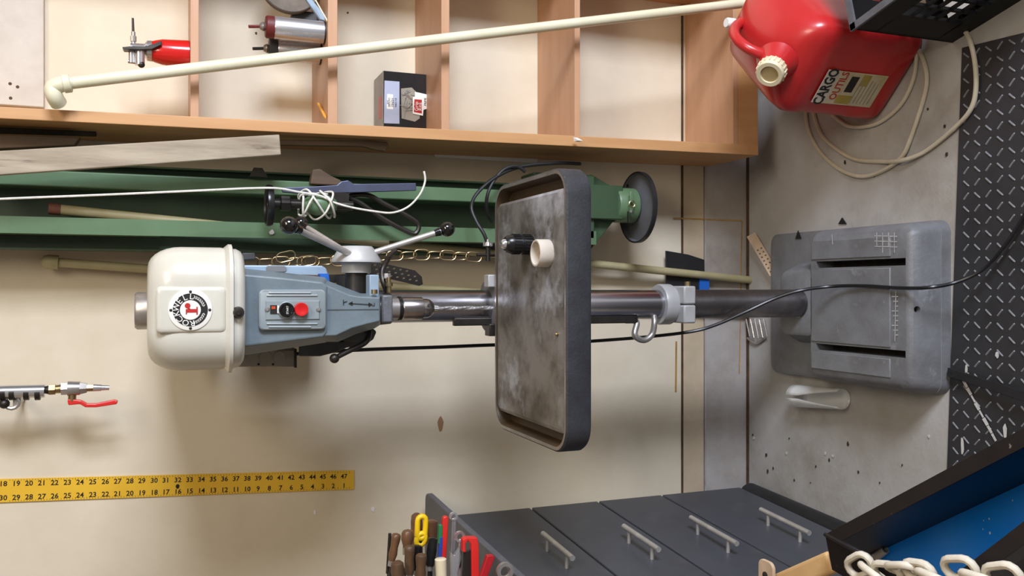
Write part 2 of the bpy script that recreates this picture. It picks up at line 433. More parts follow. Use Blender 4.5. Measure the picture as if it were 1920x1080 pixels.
# ---- column
MB().lathe((CX, CY, .10), Z1, [(0, .0365), (1.45, .0365)], 40).build('column', 'column_steel', DP)
MB().lathe((CX, CY, bz), Z1, [(0, .0385), (.004, .0385), (.004, .037), (zc(1282, CY) - bz, .0368)], 40).build('column_sleeve', 'column_dull', DP)
# ---- collar
z0, z1, z2 = zc(1278, CY), zc(1256, CY), zc(1233, CY)
cb = MB().lathe((CX, CY, z1), Z1, [(0, .036), (0, .049), (.004, .051), (z2 - z1 - .004, .051), (z2 - z1, .049), (z2 - z1, .036)], 32, False)
collar = cb.build('collar', 'hub_silver', DP)
MB().bx(CX - .046, CX - .001, CY - .066, CY + .02, z0, z1).build('clamp_jaw', 'hub_silver', DP, bevel=.004)
MB().bx(CX + .001, CX + .046, CY - .066, CY + .02, z0, z1).build('clamp_jaw', 'hub_silver', DP, bevel=.004)
MB().lathe((CX + .045, CY - .055, (z0 + z1) / 2), X1, [(0, .007), (.012, .007)], 6).build('clamp_bolt', 'brass', DP, smooth=0)
# ---- rod with loop along the column
rx = W(1150, 600, CY - .02).x - .002
za, zb = zc(845, CY), zc(1186, CY)
MB().bx(rx - .006, rx + .012, CY - .028, CY - .012, zb, za).build('table_rod', 'dark_steel', DP, bevel=.002)
pts = [V((rx, CY - .02, zb + .03)), V((rx - .004, CY - .02, zb)), W(1190, 628, CY - .03), W(1206, 638, CY - .03), W(1222, 628, CY - .03), W(1227, 606, CY - .03), W(1226, 592, CY - .02)]
MB().tube(pts, .0075, 10).build('lock_loop', 'nickel', DP)
# ---- table
TZ = 1.0
tx0, tx1, ty0, ty1 = CX - .270, CX + .268, 1.475, 1.862
def tr(o, r, z): return rrect(tx0 + o, tx1 - o, ty0 + o, ty1 - o, r, z, 8)
TB = MB().loft([tr(.004, .05, TZ - .052), tr(.0, .054, TZ - .046), tr(0, .054, TZ - .003), tr(.003, .051, TZ), tr(.010, .044, TZ), tr(.010, .044, TZ - .002)], True, False).build('table', 'table_paint', DP)
MB().loft([tr(.010, .044, TZ - .001), tr(.016, .040, TZ - .026), tr(.022, .034, TZ - .029)], False, True).build('trough', 'trough_rust', DP)
tl = MB().loft([tr(.0032, .0508, TZ + .0002), tr(.0098, .0442, TZ + .0002)], False, False)
tl.build('rim_face', 'nickel', DP)
MB().loft([rrect(CX - .232, CX + .228, 1.494, 1.849, .012, TZ - .028), rrect(CX - .232, CX + .228, 1.494, 1.849, .012, TZ - .006),
           rrect(CX - .224, CX + .222, 1.512, 1.842, .012, TZ - .001)]).build('work_surface', 'table_steel', DP, smooth=20)
MB().loft([rrect(CX - .06, CX + .06, 1.82, CY + .055, .05, .90), rrect(CX - .06, CX + .06, 1.85, CY + .058, .05, TZ - .006)]).build('table_clamp', 'cast_grey', DP)
MB().bx(CX - .10, CX + .10, 1.60, 1.87, .905, .95).build('table_arm', 'cast_grey', DP, bevel=.008)
bb = W(916, 525, 1.88)
MB().bx(bb.x - .016, bb.x + .012, 1.87, 1.90, TZ - .03, TZ + .012).build('clamp_lug', 'hub_silver', DP, bevel=.002)
bb = W(920, 620, 1.88)
MB().bx(bb.x - .012, bb.x + .016, 1.868, 1.90, TZ - .03, TZ + .01).build('clamp_lug', 'dark_steel', DP, bevel=.002)
# ---- belt guard
GY = 1.60
gx0, gx1 = W(350, 697, 1.665).x, W(350, 461, 1.665).x
gzt, gzf, gzl, gzb = zc(275, GY + .02), zc(428, GY), zc(440, GY), zc(459, GY)
def gr(o, z, r=.066): return rrect(gx0 + o, gx1 - o, GY + o, 2.17 - o, max(r - o * .5, .01), z, 8)
G = MB()
rings = [gr(.004, gzf - .002), gr(.002, gzf + .01), gr(.002, gzt - .055)]
for i in range(1, 8):
    a = math.radians(90 * i / 7)
    rings.append(gr(.002 + .036 * (1 - math.cos(a)), gzt - .055 + .055 * math.sin(a)))
guard = G.loft(rings).build('belt_guard', 'guard_paint', DP)
MB().loft([gr(.001, gzl), gr(-.004, gzl + .002), gr(-.004, gzf - .003), gr(.003, gzf + .004)]).build('guard_flange', 'guard_paint', DP)
MB().loft([gr(.016, gzb - .002), gr(.008, gzb + .003), gr(.004, gzl - .006), gr(.004, gzl + .001)]).build('guard_tray', 'guard_paint', DP)
# raised centre panel and side panel pressed into the guard front
pc = W(350, 581, GY)
pw = W(350, 537, GY).x - W(350, 625, GY).x
pl = MB()
zA, zB = zc(424, GY), zc(292, GY)
def panel_ring(y, i): return rplate(V((pc.x, y, (zA + zB) / 2)), X1, Z1, pw - 2 * i, zB - zA - 2 * i, .008)
pl.loft([panel_ring(GY + .004, 0), panel_ring(GY + .0015, .001), panel_ring(GY - .0008, .004), panel_ring(GY - .0014, .008)])
pl.build('guard_panel', 'guard_paint', DP, smooth=60)
st = zc(253, SY)
MB().lathe((SX, SY, gzt - .02), Z1, [(0, .034), (st - gzt + .016, .034), (st - gzt + .02, .031), (st - gzt + .02, .022), (st - gzt + .012, .02)], 32).build('spindle_cap', 'nickel', DP)
kp = W(447, 586, GY - .004)
kn = MB().lathe(kp + V((0, .012, 0)), (0, -1, 0), [(0, .0105), (.008, .0105), (.016, .008), (.0165, .0045), (.019, .004), (.019, 0)], 18).build('guard_screw', 'dark_steel', DP)
# ---- badge
BC = W(357, 581, GY - .0026)
badge = MB().lathe(BC + V((0, .0015, 0)), (0, -1, 0), [(0, .0352), (.0018, .0352), (.0024, .034)], 40).build('badge', 'ink_white', DP)
def ringmesh(c, r0, r1, y, n=48):
    m = MB(); vs = []; fs = []
    for i in range(n):
        a = 2 * math.pi * i / n
        vs += [V((c.x + r0 * math.cos(a), y, c.z + r0 * math.sin(a))), V((c.x + r1 * math.cos(a), y, c.z + r1 * math.sin(a)))]
    for i in range(n):
        j = (i + 1) % n; fs.append((2 * i, 2 * j, 2 * j + 1, 2 * i + 1))
    return m.add(vs, fs)
ringmesh(BC, .0168, .0282, BC.y - .0013).build('badge_ring', 'ink_black', badge, smooth=0)
lt = MB()
for k, ch in enumerate('ROCKWELL'):
    a = math.radians(188 - k * 27.5)
    rad = V((math.cos(a), 0, math.sin(a))); tang = V((math.sin(a), 0, -math.cos(a)))
    p = BC + rad * .0225; p.y = BC.y - .0014
    lt.text(ch, .0142, p, tang, rad, .0003)
lt.build('badge_lettering', 'ink_white', badge, smooth=0)
lv = MB()
for sgn in (1, -1):
    for k in range(7):
        a = math.radians(-90 + sgn * (14 + k * 9))
        c = BC + V((math.cos(a), 0, math.sin(a))) * .0225; c.y = BC.y - .0016
        tang = V((math.sin(a), 0, -math.cos(a))) * sgn; rad = V((math.cos(a), 0, math.sin(a)))
        for s2 in (1, -1):
            d = (tang * -.9 + rad * s2 * .55).normalized()
            lv.add([c, c + d * .0026 + rad * .0008, c + d * .0048, c + d * .0026 - rad * .0008], [(0, 1, 2, 3)])
lv.build('badge_leaf_pattern', 'ink_white', badge, smooth=0)
rm = MB(); y = BC.y - .0015
def rr(x, z): return V((BC.x + x, y, BC.z + z))
rm.add([rr(-.0075, .0075), rr(.0015, .0075), rr(.0015, -.0095), rr(-.0045, -.0095), rr(-.0045, .0055), rr(-.0075, .0055)], [(0, 5, 4, 3, 2, 1)])
rm.add([rr(-.0082, -.0095), rr(.0052, -.0095), rr(.0052, -.0118), rr(-.0082, -.0118)], [(0, 3, 2, 1)])
rm.add([p + V((0, -.0001, 0)) for p in disc(rr(.0072, .0045), (0, -1, 0), .0046, 20)], [tuple(range(20))])
rm.add([rr(.0012, .0035), rr(.0055, .0082), rr(.0075, .0055), rr(.0012, -.0005)], [(0, 1, 2, 3)])
rm.build('badge_letter', 'ink_red', badge, smooth=0)
for a in (90, 0, 180, 270):
    a = math.radians(a); c = BC + V((math.cos(a), 0, math.sin(a))) * .0312
    MB().lathe(c, (0, -1, 0), [(0, .0026), (.002, .0024), (.0028, .001)], 10).build('badge_rivet', 'dark_steel', badge)
# ---- head casting
def at_poly(pts, Y): return [W(a, b, Y) for a, b in pts]
def at_z(ring, Y): return [V((p.x, Y, p.z)) for p in ring]
f1 = at_poly([(452, 514), (530, 521), (604, 529), (613, 537), (613, 622), (606, 631), (452, 650)], 1.645)
f2 = at_poly([(452, 503), (530, 511), (610, 520), (620, 534), (622, 630), (612, 642), (452, 667)], 1.690)
MB().loft([f1, f2, at_z(f2, 2.0)]).build('head_casting', 'body_paint', DP, smooth=0, bevel=.003)
f1 = at_poly([(606, 532), (655, 553), (672, 556), (712, 558), (712, 602), (690, 607), (660, 615), (630, 629), (606, 630)], 1.648)
f2 = at_poly([(606, 523), (652, 541), (676, 550), (713, 551), (713, 609), (702, 616), (668, 626), (634, 641), (606, 641)], 1.690)
MB().loft([f1, f2, at_z(f2, 1.93)]).build('head_nose', 'body_paint', DP, smooth=0, bevel=.002)
MB().loft([at_poly([(612, 636), (640, 640), (700, 616), (706, 622), (700, 636), (684, 648), (650, 652), (632, 660), (600, 668), (560, 668), (560, 640)], 1.78),
           at_poly([(612, 636), (640, 640), (700, 616), (706, 622), (700, 636), (684, 648), (650, 652), (632, 660), (600, 668), (560, 668), (560, 640)], 1.95)]).build('gear_housing', 'body_dark', DP, smooth=0, bevel=.003)
# marks drawn on the nose in black marker
mk = MB(); YM = 1.6465
def stroke(a, b, w=1.0):
    A, B = W(a[0], a[1], YM), W(b[0], b[1], YM); d = (B - A).normalized(); n = V((-d.z, 0, d.x)) * (w * .001)
    mk.add([A - n, A + n, B + n, B - n], [(0, 1, 2, 3)])
stroke((614, 581), (711, 580), .5); stroke((644, 562), (644, 572), .7); stroke((644, 567), (651, 565), .7)
stroke((658, 569), (693, 571), .7); stroke((698, 573), (702, 573), .6); stroke((702, 573), (702, 568), .6)
for c, d in (((657, 569), -1), ((695, 571), 1)):
    A = W(c[0] + d * 4, c[1], YM); B = W(c[0] - d * 4, c[1] - 4, YM); C = W(c[0] - d * 4, c[1] + 4, YM)
    mk.add([A, B, C], [(0, 1, 2)])
mk.build('marker_arrow', 'ink_black', DP, smooth=0)
# ---- switch plate
sp = W(548, 580.5, 1.6445)
sw = W(486, 580, 1.6445).z - W(611, 580, 1.6445).z; sh = W(548, 543, 1.6445).x - W(548, 618, 1.6445).x
def spl(o, y, r): return [V((p.x, y, p.z)) for p in rplate(V((sp.x, 0, sp.z)), X1, Z1, sh - 2 * o, sw - 2 * o, r)]
plate = MB().loft([spl(0, 1.648, .009), spl(0, 1.637, .009), spl(.002, 1.635, .008)]).build('switch_plate', 'plate_paint', DP)
for o1, y1 in ((0.0, 1.6335),):
    a = W(497, 563, 1.635); b = W(600, 600, 1.635)
    pr = [[V((x, yy, z)) for x, z in ((b.x + i, b.z + i), (a.x - i, b.z + i), (a.x - i, a.z - i), (b.x + i, a.z - i))] for yy, i in ((1.6355, 0), (1.6325, .0022))]
    MB().loft(pr).build('plate_panel', 'plate_paint', plate, smooth=0)
for yy, xa, xb in ((549, 504, 583), (554, 500, 595), (607, 500, 595), (613, 504, 583)):
    A, B = W(xa, yy, 1.6345), W(xb, yy, 1.6345)
    MB().cyl(A, B, .0018, n=8).build('plate_rib', 'plate_paint', plate)
for px in (501, 597):
    p = W(px, 580, 1.6325)
    MB().lathe(p, (0, -1, 0), [(0, .0042), (.001, .0042), (.0025, .003), (.0026, 0)], 14).build('plate_screw', 'nickel', plate)
p = W(537, 581, 1.632)
bt = MB().lathe(p, (0, -1, 0), [(0, .0135), (.004, .0135), (.006, .0118), (.010, .0118), (.010, .0105), (.0085, .009), (.0085, 0)], 26).build('start_button', 'knob_black', plate)
MB().text('START', .0052, p + V((0, -.0088, -.001)), X1, Z1).build('button_lettering', 'ink_white', bt, smooth=0)
MB().lathe(W(537, 581, 1.6325), (0, -1, 0), [(0, .0148), (.004, .0148), (.0045, .0138)], 26).build('button_collar', 'plate_paint', plate)
p = W(564, 580, 1.632)
MB().lathe(p, (0, -1, 0), [(0, .0128), (.006, .0128), (.012, .0118), (.012, .0098), (.0105, .006), (.0103, 0)], 26).build('stop_button', 'red_plastic', plate)
p = W(513, 580, 1.632)
ind = MB().box(p, (.015, .003, .012)).build('indicator', 'ink_black', plate, smooth=0)
MB().box(p + V((.003, -.002, .0005)), (.005, .001, .007)).build('indicator_lens', 'orange_glow_plastic', ind, smooth=0)
MB().box(p + V((0, -.0018, -.0075)), (.014, .001, .0025)).build('indicator_edge', 'ink_white', ind, smooth=0)
# ---- motor mounting flange at the back, belt tensioner and motor
fl = at_poly([(452, 497), (604, 498), (612, 503), (616, 516), (604, 520), (452, 520)], 1.83)
mt = MB().prism(fl, (0, .05, 0)).build('motor_flange', 'light_blue_paint', DP, smooth=0, bevel=.003)
MB().prism(rplate(W(518, 504, 1.829), X1, Z1, .0115, .040, .005), (0, -.0012, 0)).build('flange_slot', 'cast_grey', DP, smooth=0)
MB().prism(at_poly([(510, 513), (604, 516), (604, 526), (520, 522)], 1.822), (0, .006, 0)).build('flange_recess', 'crack', DP, smooth=0)
MB().prism(at_poly([(600, 513), (616, 513), (618, 527), (601, 527)], 1.80), (0, .03, 0)).build('blue_tape', 'blue_tape', DP, smooth=0)
MB().prism(at_poly([(612, 515), (700, 513), (700, 530), (612, 530)], 1.83), (0, .04, 0)).build('tension_bar', 'dark_steel', DP, smooth=0)
MB().lathe((CX, 2.17, zc(610, 2.1)), Z1, [(0, .05), (.01, .072), (.17, .072), (.18, .05)], 28).build('motor', 'body_dark', DP)
jb = at_poly([(440, 656), (553, 656), (553, 688), (440, 688)], 1.96)
jbo = MB().prism(jb, (0, .06, 0)).build('junction_box', 'box_grey', DP, smooth=0, bevel=.002)
for px in (473, 498, 524):
    MB().lathe(W(px, 670, 1.9595), (0, -1, 0), [(0, .0135), (.001, .013), (.001, 0)], 18).build('knockout', 'box_grey', jbo)
for px in (485, 512):
    MB().lathe(W(px, 683, 1.9592), (0, -1, 0), [(0, .0025), (.001, .0025)], 8).build('box_screw', 'ink_black', jbo)
MB().bx(W(553, 690, 1.95).x, W(553, 655, 1.95).x, 1.955, 2.02, zc(556, 1.96), zc(552, 1.96)).build('box_lip', 'dark_steel', jbo, smooth=0)
MB().prism(at_poly([(454, 474), (478, 474), (480, 486), (454, 488)], 1.86), (0, .05, 0)).build('guard_hinge', 'body_dark', DP, bevel=.002)
# ---- feed hub, shaft and handles
HY = 1.75; HZ = zc(668, HY)
hx0, hx1 = W(668, 493, HY).x, W(668, 462, HY).x
MB().lathe((hx0, HY, HZ), X1, [(0, .046), (.001, .049), (.006, .049), (hx1 - hx0 - .003, .034), (hx1 - hx0, .031)], 36).build('feed_hub', 'hub_silver', DP)
MB().lathe((hx0 - .02, HY, HZ), X1, [(0, .029), (.021, .029)], 28).build('hub_boss', 'hub_silver', DP)
MB().lathe((W(668, 640, 1.8).x, 1.80, HZ), X1, [(0, .026), (.006, .03), (.135, .03)], 26).build('pinion_housing', 'body_dark', DP)
MB().lathe((hx0 - .06, HY, HZ), X1, [(0, .022), (.045, .022)], 20).build('feed_shaft', 'dark_steel', DP)
for (ka, kr, rt, rr_, D) in (((545, 424), .0165, (652, 474), .0062, 1.63), ((835, 431), .0158, (706, 472), .0062, 1.73), ((566, 420), .0150, (640, 466), .0050, 1.90)):
    K = W(ka[0], ka[1], D); R0 = W(rt[0], rt[1], {1.63: HY - .035, 1.73: HY - .01, 1.90: HY + .03}[D])
    d = (K - R0).normalized()
    hd = MB().cyl(R0 - d * .012, K, rr_, n=14).build('feed_handle', 'handle_steel', DP)
    MB().sphere(K + d * .004, kr, d).lathe(K - d * (kr + .008), d, [(0, rr_ + .001), (.012, rr_ + .003)], 14).build('handle_knob', 'knob_black', hd)
# ---- quill, clamp, depth stop
b1 = W(702, 535, 1.665)
MB().bx(W(700, 557, 1.665).x, W(700, 515, 1.665).x, 1.665, 1.70, zc(711, 1.665), zc(693, 1.665)).build('stop_flange', 'light_blue_paint', DP, bevel=.002)
MB().bx(SX - .027, SX + .028, 1.700, 1.775, zc(737, 1.70), zc(716, 1.70)).build('quill_clamp', 'cast_grey', DP, bevel=.004)
MB().lathe(W(729, 548, 1.715), X1, [(0, .005), (.012, .005), (.012, .008), (.019, .008), (.019, .004), (.03, .004)], 10).build('clamp_bolt', 'brass', DP)
MB().tube([W(726, 548, 1.73), W(719, 530, 1.73), W(716, 510, 1.74), W(722, 495, 1.75), W(732, 478, 1.78), W(742, 470, 1.79)], .0055, 10).build('stop_hook', 'dark_steel', DP)
MB().lathe(W(726, 522, 1.722), X1, [(0, .007), (.01, .007)], 6).build('stop_nut', 'chrome', DP, smooth=0)
MB().lathe(W(702, 547, 1.652) , X1, [(-.004, .006), (.004, .006)], 10).build('lock_screw', 'brass', DP)
MB().lathe((SX, SY, zc(748, SY)), Z1, [(0, .022), (.03, .022), (.05, .0255)], 26).build('quill', 'nickel', DP)
MB().lathe((SX, SY + .015, zc(735, SY)), Z1, [(0, .031), (.03, .034)], 26).build('quill_guide', 'body_dark', DP)
zz = [zc(p, SY) for p in (746, 752, 790, 793, 800, 808, 813)]
ck = MB().lathe((SX, SY, zz[2]), Z1, [(0, .0205), (0, .0232), (zz[1] - zz[2] - .003, .0238), (zz[1] - zz[2], .022)], 34).build('chuck_sleeve', 'chuck_steel', DP)
MB().lathe((SX, SY, zz[1]), Z1, [(0, .022), (.001, .0245), (zz[0] - zz[1], .0245), (zz[0] - zz[1] + .001, .02)], 30).build('chuck_ring', 'black_plastic', ck)
MB().lathe((SX, SY, zz[6]), Z1, [(0, .006), (.001, .0105), (.008, .0175), (.014, .0195), (zz[2] - zz[6], .0198)], 30).build('chuck_nose', 'chuck_steel', ck)
for i in range(22):
    a = 2 * math.pi * i / 22
    MB().box(V((SX + .0208 * math.cos(a), SY + .0208 * math.sin(a), zz[2] + .0006)), (.003, .003, .0035), (V((math.cos(a), math.sin(a), 0)), V((-math.sin(a), math.cos(a), 0)), Z1)).build('chuck_tooth', 'dark_steel', ck, smooth=0)
for dx in (.006,):
    MB().lathe(V((SX + dx, SY - .0185, zz[4])), V((0.3, -1, 0)), [(0, .0035), (.002, .0035)], 12).build('key_hole', 'ink_black', ck)
for a in (0.3, 2.4, 4.5):
    MB().cyl(V((SX + .005 * math.cos(a), SY + .005 * math.sin(a), zz[6] + .004)), V((SX + .0035 * math.cos(a), SY + .0035 * math.sin(a), zz[6] - .010)), .0025, .0018, 8).build('chuck_jaw', 'chrome', ck)
# twist drill: a two-lobed section turned along its length
zt0, zt1 = zz[6] + .002, zc(929, SY)
rings = []; nseg = 64
for i in range(nseg + 1):
    t = i / nseg; z = zt0 + (zt1 - zt0) * t; tw = t * 11.0; taper = 1.0 if t < .97 else max(.05, (1 - t) / .03)
    ring = []
    for q in range(12):
        a = 2 * math.pi * q / 12
        r = .0046 * (0.55 + 0.45 * abs(math.cos(a))) if t > .06 else .0042
        ring.append(V((SX + taper * r * math.cos(a + tw), SY + taper * r * math.sin(a + tw), z)))
    rings.append(ring)
MB().loft(rings).build('twist_drill', 'chrome', DP)
# ---- dark locking lever under the head
lp = [W(692, 622, 1.74), W(690, 634, 1.72), W(682, 644, 1.71), W(660, 655, 1.70), W(640, 665, 1.695), W(628, 672, 1.69)]
lev = MB().tube(lp, lambda t: .0062 - .001 * t, 10).build('lock_lever', 'dark_steel', DP)
MB().sphere(W(627, 672, 1.69), .0095, n=14, k=8).build('lever_ball', 'dark_steel', lev)
# ---- perforated guard plate
pf = at_poly([(694, 490), (733, 497), (778, 507), (791, 519), (793, 533), (786, 536), (735, 524), (694, 519)], 1.845)
pfo = MB().prism(pf, (0, .002, 0)).build('perforated_bracket', 'dark_steel', DP, smooth=0)
holes = MB()
for i in range(3):
    for j in range(7):
        p = W(703 + j * 12 + i * 3, 497 + i * 8 + j * 2.2, 1.846)
        if j == 6 and i == 0: continue
        holes.prism([q + V((0, -.004, 0)) for q in rplate(p, V((.18, 0, -1)), V((1, 0, .18)), .006, .0028, .0012, 2)], (0, .008, 0))
cut(pfo, holes)

# ================================================================== things on and around the drill press
# keyless chuck standing on the table
p = F(1000, 458, TZ); kc = thing('keyless_chuck', (p.x, p.y + .012, TZ), 'black ribbed keyless drill chuck standing on the steel table', 'drill chuck')
c = V((p.x, p.y + .012, TZ - .001))
h = .062
MB().lathe(c, Z1, [(0, .0185), (.002, .0195), (.022, .0195), (.0225, .0185), (.024, .0185), (.0245, .0195), (h * .72, .0195), (h * .88, .0165), (h * .93, .0135)], 28).build('sleeve', 'black_plastic', kc)
MB().lathe(c + Z1 * (h * .92), Z1, [(0, .0105), (.006, .0095), (.009, .006), (.009, .003), (.003, .003)], 20).build('nose', 'chrome', kc)
for i in range(20):
    a = 2 * math.pi * i / 20
    for zz0, zz1 in ((.004, .020), (.027, .043)):
        d = V((math.cos(a), math.sin(a), 0))
        MB().box(c + d * .0197 + Z1 * ((zz0 + zz1) / 2), (.0022, .0028, zz1 - zz0), (d, V((-d.y, d.x, 0)), Z1)).build('grip_rib', 'black_plastic', kc, smooth=0)
# white ring
p = F(1038, 473, TZ); c = V((p.x - .001, p.y + .026, TZ - .001))
wr = thing('bushing', c, 'short white plastic bushing with a brown bored core on the steel table', 'bushing')
MB().lathe(c, Z1, [(0, .022), (0, .0262), (.002, .027), (.026, .0265), (.028, .0255), (.028, .0225), (.012, .0215), (.012, .009)], 34, False).build('outer_ring', 'white_board', wr)
MB().lathe(c + Z1 * .001, Z1, [(0, .0215), (.012, .0215), (.012, .009), (.017, .0085), (.017, .005), (.004, .005)], 28, False).build('core', 'perforated_pale', wr)
p = F(1045, 627, TZ)
tag(MB().lathe(V((p.x, p.y, TZ - .001)), V((.2, .1, 1)), [(0, .004), (.003, .0045), (.005, .003), (.0052, 0)], 10).build('brass_nut', 'brass'), 'tiny brass nut lying near the front edge of the drill table', 'nut')

# hanging chain with chuck key
ch_pts = catmull([W(456, 494, 1.895), W(520, 491, 1.895), W(600, 490, 1.895), W(668, 487, 1.895), W(730, 480, 1.895), W(820, 478, 1.895), W(902, 483, 1.895)], 20)
chain = thing('hanging_chain', ch_pts[-1], 'thin brass-coloured chain hanging beside the drill press head', 'chain')
acc = 0; last = ch_pts[0]; k = 0; step = .0305
samples = [ch_pts[0]]
for a, b in zip(ch_pts, ch_pts[1:]):
    L_ = (b - a).length; pos = 0
    while acc + (L_ - pos) >= step:
        pos += step - acc; acc = 0; samples.append(a + (b - a).normalized() * pos)
    acc += L_ - pos
for i in range(len(samples) - 1):
    a, b = samples[i], samples[i + 1]; dl = (b - a).normalized()
    ang = 0.5 if i % 2 == 0 else 1.35
    dw = V((math.cos(ang - .5), -math.sin(ang - .5), 0)); dw = (dw - dl * dw.dot(dl)).normalized()
    MB().tube(link_path((a + b) / 2, step * 1.22, .021 if i % 3 else .023, dl, dw), .0015, 6, closed=True, smooth=False).build('link', 'brass', chain)
# doubled-up spare links at the upper end
for px, py, t in ((575, 489, .5), (536, 481, 2.2)):
    MB().tube(link_path(W(px, py, 1.88), .04, .021, V((math.sin(t) * .3, 0, -1)), V((1, -.3, .2))), .0013, 6, closed=True, smooth=False).build('link', 'brass', chain)
kk = W(915, 480, 1.895)
key = thing('chuck_key', kk + V((0, 0, -.02)), 'dark toothed chuck key hooked on the lower end of the chain', 'chuck key')
MB().cyl(kk + V((-.012, 0, 0)), kk + V((.022, 0, 0)), .0055, n=14).build('shaft', 'dark_steel', key)
MB().cyl(kk + V((.002, -.002, .028)), kk + V((.002, .002, -.035)), .0035, n=10).build('handle', 'dark_steel', key)
MB().lathe(kk + V((.022, 0, 0)), X1, [(0, .007), (.001, .0105), (.009, .0075), (.010, .0035), (.016, .003)], 16).build('pinion', 'nickel', key)
for i in range(10):
    a = 2 * math.pi * i / 10; d = V((0, math.cos(a), math.sin(a)))
    MB().box(kk + V((.027, 0, 0)) + d * .0095, (.009, .003, .003), (X1, d, X1.cross(d))).build('tooth', 'nickel', key, smooth=0)

# black power cord: junction box, down behind the table, over the base to the mat
cord_pts = [W(552, 664, 1.985), W(600, 660, 1.99), W(700, 655, 2.0), W(820, 651, 2.0), W(920, 647, 2.0), W(1020, 645, 2.0), W(1120, 639, 1.99), W(1220, 631, 1.975), W(1300, 621, 1.94), W(1345, 608, 1.91), W(1400, 584, 1.87), W(1450, 561, 1.84),
            W(1500, 545, 1.80), F(1560, 537, .135), F(1620, 536, .118), F(1690, 540, .118), F(1740, 539, .120), F(1790, 530, .07), F(1840, 507, .04), F(1880, 465, .03), F(1920, 405, .02), F(1990, 280, .012)]
tag(MB().tube(cord_pts, .0042, 8, 8).build('power_cord', 'cable_black'), 'black power cord draped down the drill press and over its base', 'cord')

# ================================================================== green steel unit behind the drill press
GD = 2.135
gz_top, gz_end = 2.45, zc(1118, GD)
GU = thing('machine_post', (W(1200, 390, 2.14).x, 2.14, zc(1200, 2.14)), 'tall green ribbed steel post with a round black foot plate', 'machine post')
def gx(py, px=480, D=GD): return W(px, py, D).x
xo1, xo0 = gx(315), gx(472)
bars = [(gx(364), gx(336)), (gx(446), gx(417))]
MB().bx(xo0, xo1, GD + .10, GD + .108, gz_end, gz_top).build('back_web', 'green_shaded', GU, smooth=0)
a, b = bars[0]
MB().bx(a, b, GD, GD + .102, gz_end, gz_top).build('rib', 'green_lit', GU, bevel=.003)
a, b = bars[1]
rb = MB().bx(a, b, GD, GD + .006, gz_end, gz_top)
rb.bx(a, a + .004, GD + .004, GD + .102, zc(300, GD), gz_top).bx(a, a + .004, GD + .004, GD + .102, gz_end, zc(740, GD))
rb.build('rib', 'green_lit', GU, smooth=0)
for a, b in ((xo1 - .004, xo1), (xo0, xo0 + .004)):
    MB().bx(a, b, GD + .06, GD + .106, gz_end if a > .2 else zc(620, GD), gz_top).build('edge_flange', 'green_shaded', GU, smooth=0)
e0 = at_poly([(1070, 322), (1070, 470)], GD)
xr, xl = W(1115, 325, GD).x, W(1115, 470, GD).x
xr2, xl2 = W(1163, 352, GD).x, W(1163, 412, GD).x
zA, zB, zC_ = zc(1000, GD), zc(1115, GD), zc(1165, GD)
xm1, xm0 = W(1115, 347, GD).x, W(1115, 411, GD).x
MB().bx(xl + .03, xr - .005, GD, GD + .09, zB - .001, zA).build('lower_housing', 'green_shaded', GU, bevel=.004)
MB().loft([[V((xl + .005, GD + .02, zB)), V((xr, GD + .02, zB)), V((xr, GD + .12, zB)), V((xl + .005, GD + .12, zB))],
           [V((xl2 + .012, GD + .02, zC_)), V((xr2 - .004, GD + .02, zC_)), V((xr2 - .004, GD + .08, zC_)), V((xl2 + .012, GD + .08, zC_))]]).build('taper_housing', 'green_shaded', GU, smooth=0, bevel=.002)
MB().bx(xm0, xm1, GD - .012, GD + .05, zC_, zA - .02).build('neck_box', 'green_shaded', GU, bevel=.003)
nc = V(((xm0 + xm1) / 2 - .004, GD + .02, 0)); zN0, zN1 = zc(1201, GD - .02), zc(1162, GD - .02)
coll = MB().lathe(V((nc.x, nc.y, zN0)), Z1, [(0, .044), (.004, .048), (zN1 - zN0 - .004, .048), (zN1 - zN0, .046)], 32).build('foot_collar', 'green_lit', GU)
lt_ = W(1183, 378, GD - .034)
MB().box(lt_ + V((.012, -.002, 0)), (.030, .006, .011)).build('latch_lever', 'green_lit', coll, bevel=.002)
MB().tube(link_path(lt_ + V((-.007, -.004, -.001)), .018, .017, X1, Z1), .0016, 6, closed=True, smooth=False).build('latch_bail', 'brass', coll)
MB().lathe(lt_ + V((-.026, .002, 0)), (0, -1, 0), [(0, .004), (.003, .004)], 8).build('latch_rivet', 'nickel', coll)
MB().bx(nc.x - .05, nc.x - .02, nc.y - .048, nc.y - .043, (zN0 + zN1) / 2 + .009, (zN0 + zN1) / 2 + .0105).build('collar_seam', 'ink_black', coll, smooth=0)
zD = zN0 - .004
MB().lathe(V((nc.x - .004, nc.y - .0, zD - .016)), Z1, [(0, .090), (.004, .097), (.012, .098), (.013, .094), (.006, .09), (.008, .05), (.016, .04)], 44).build('foot_plate', 'cabinet_trim', GU)
MB().lathe(V((nc.x - .004, nc.y, zD - .0165)), Z1, [(0, .0885), (.001, .0985), (.0135, .0992), (.0150, .0965), (.0135, .0945)], 44, False).build('foot_rim', 'black_rubber', GU)
for a in (40, 75, 110):
    a = math.radians(a); MB().lathe(V((nc.x - .004 + .087 * math.cos(a), nc.y + .087 * math.sin(a), zD - .010)), Z1, [(0, .004), (.004, .004)], 8).build('foot_screw', 'dark_steel', GU)
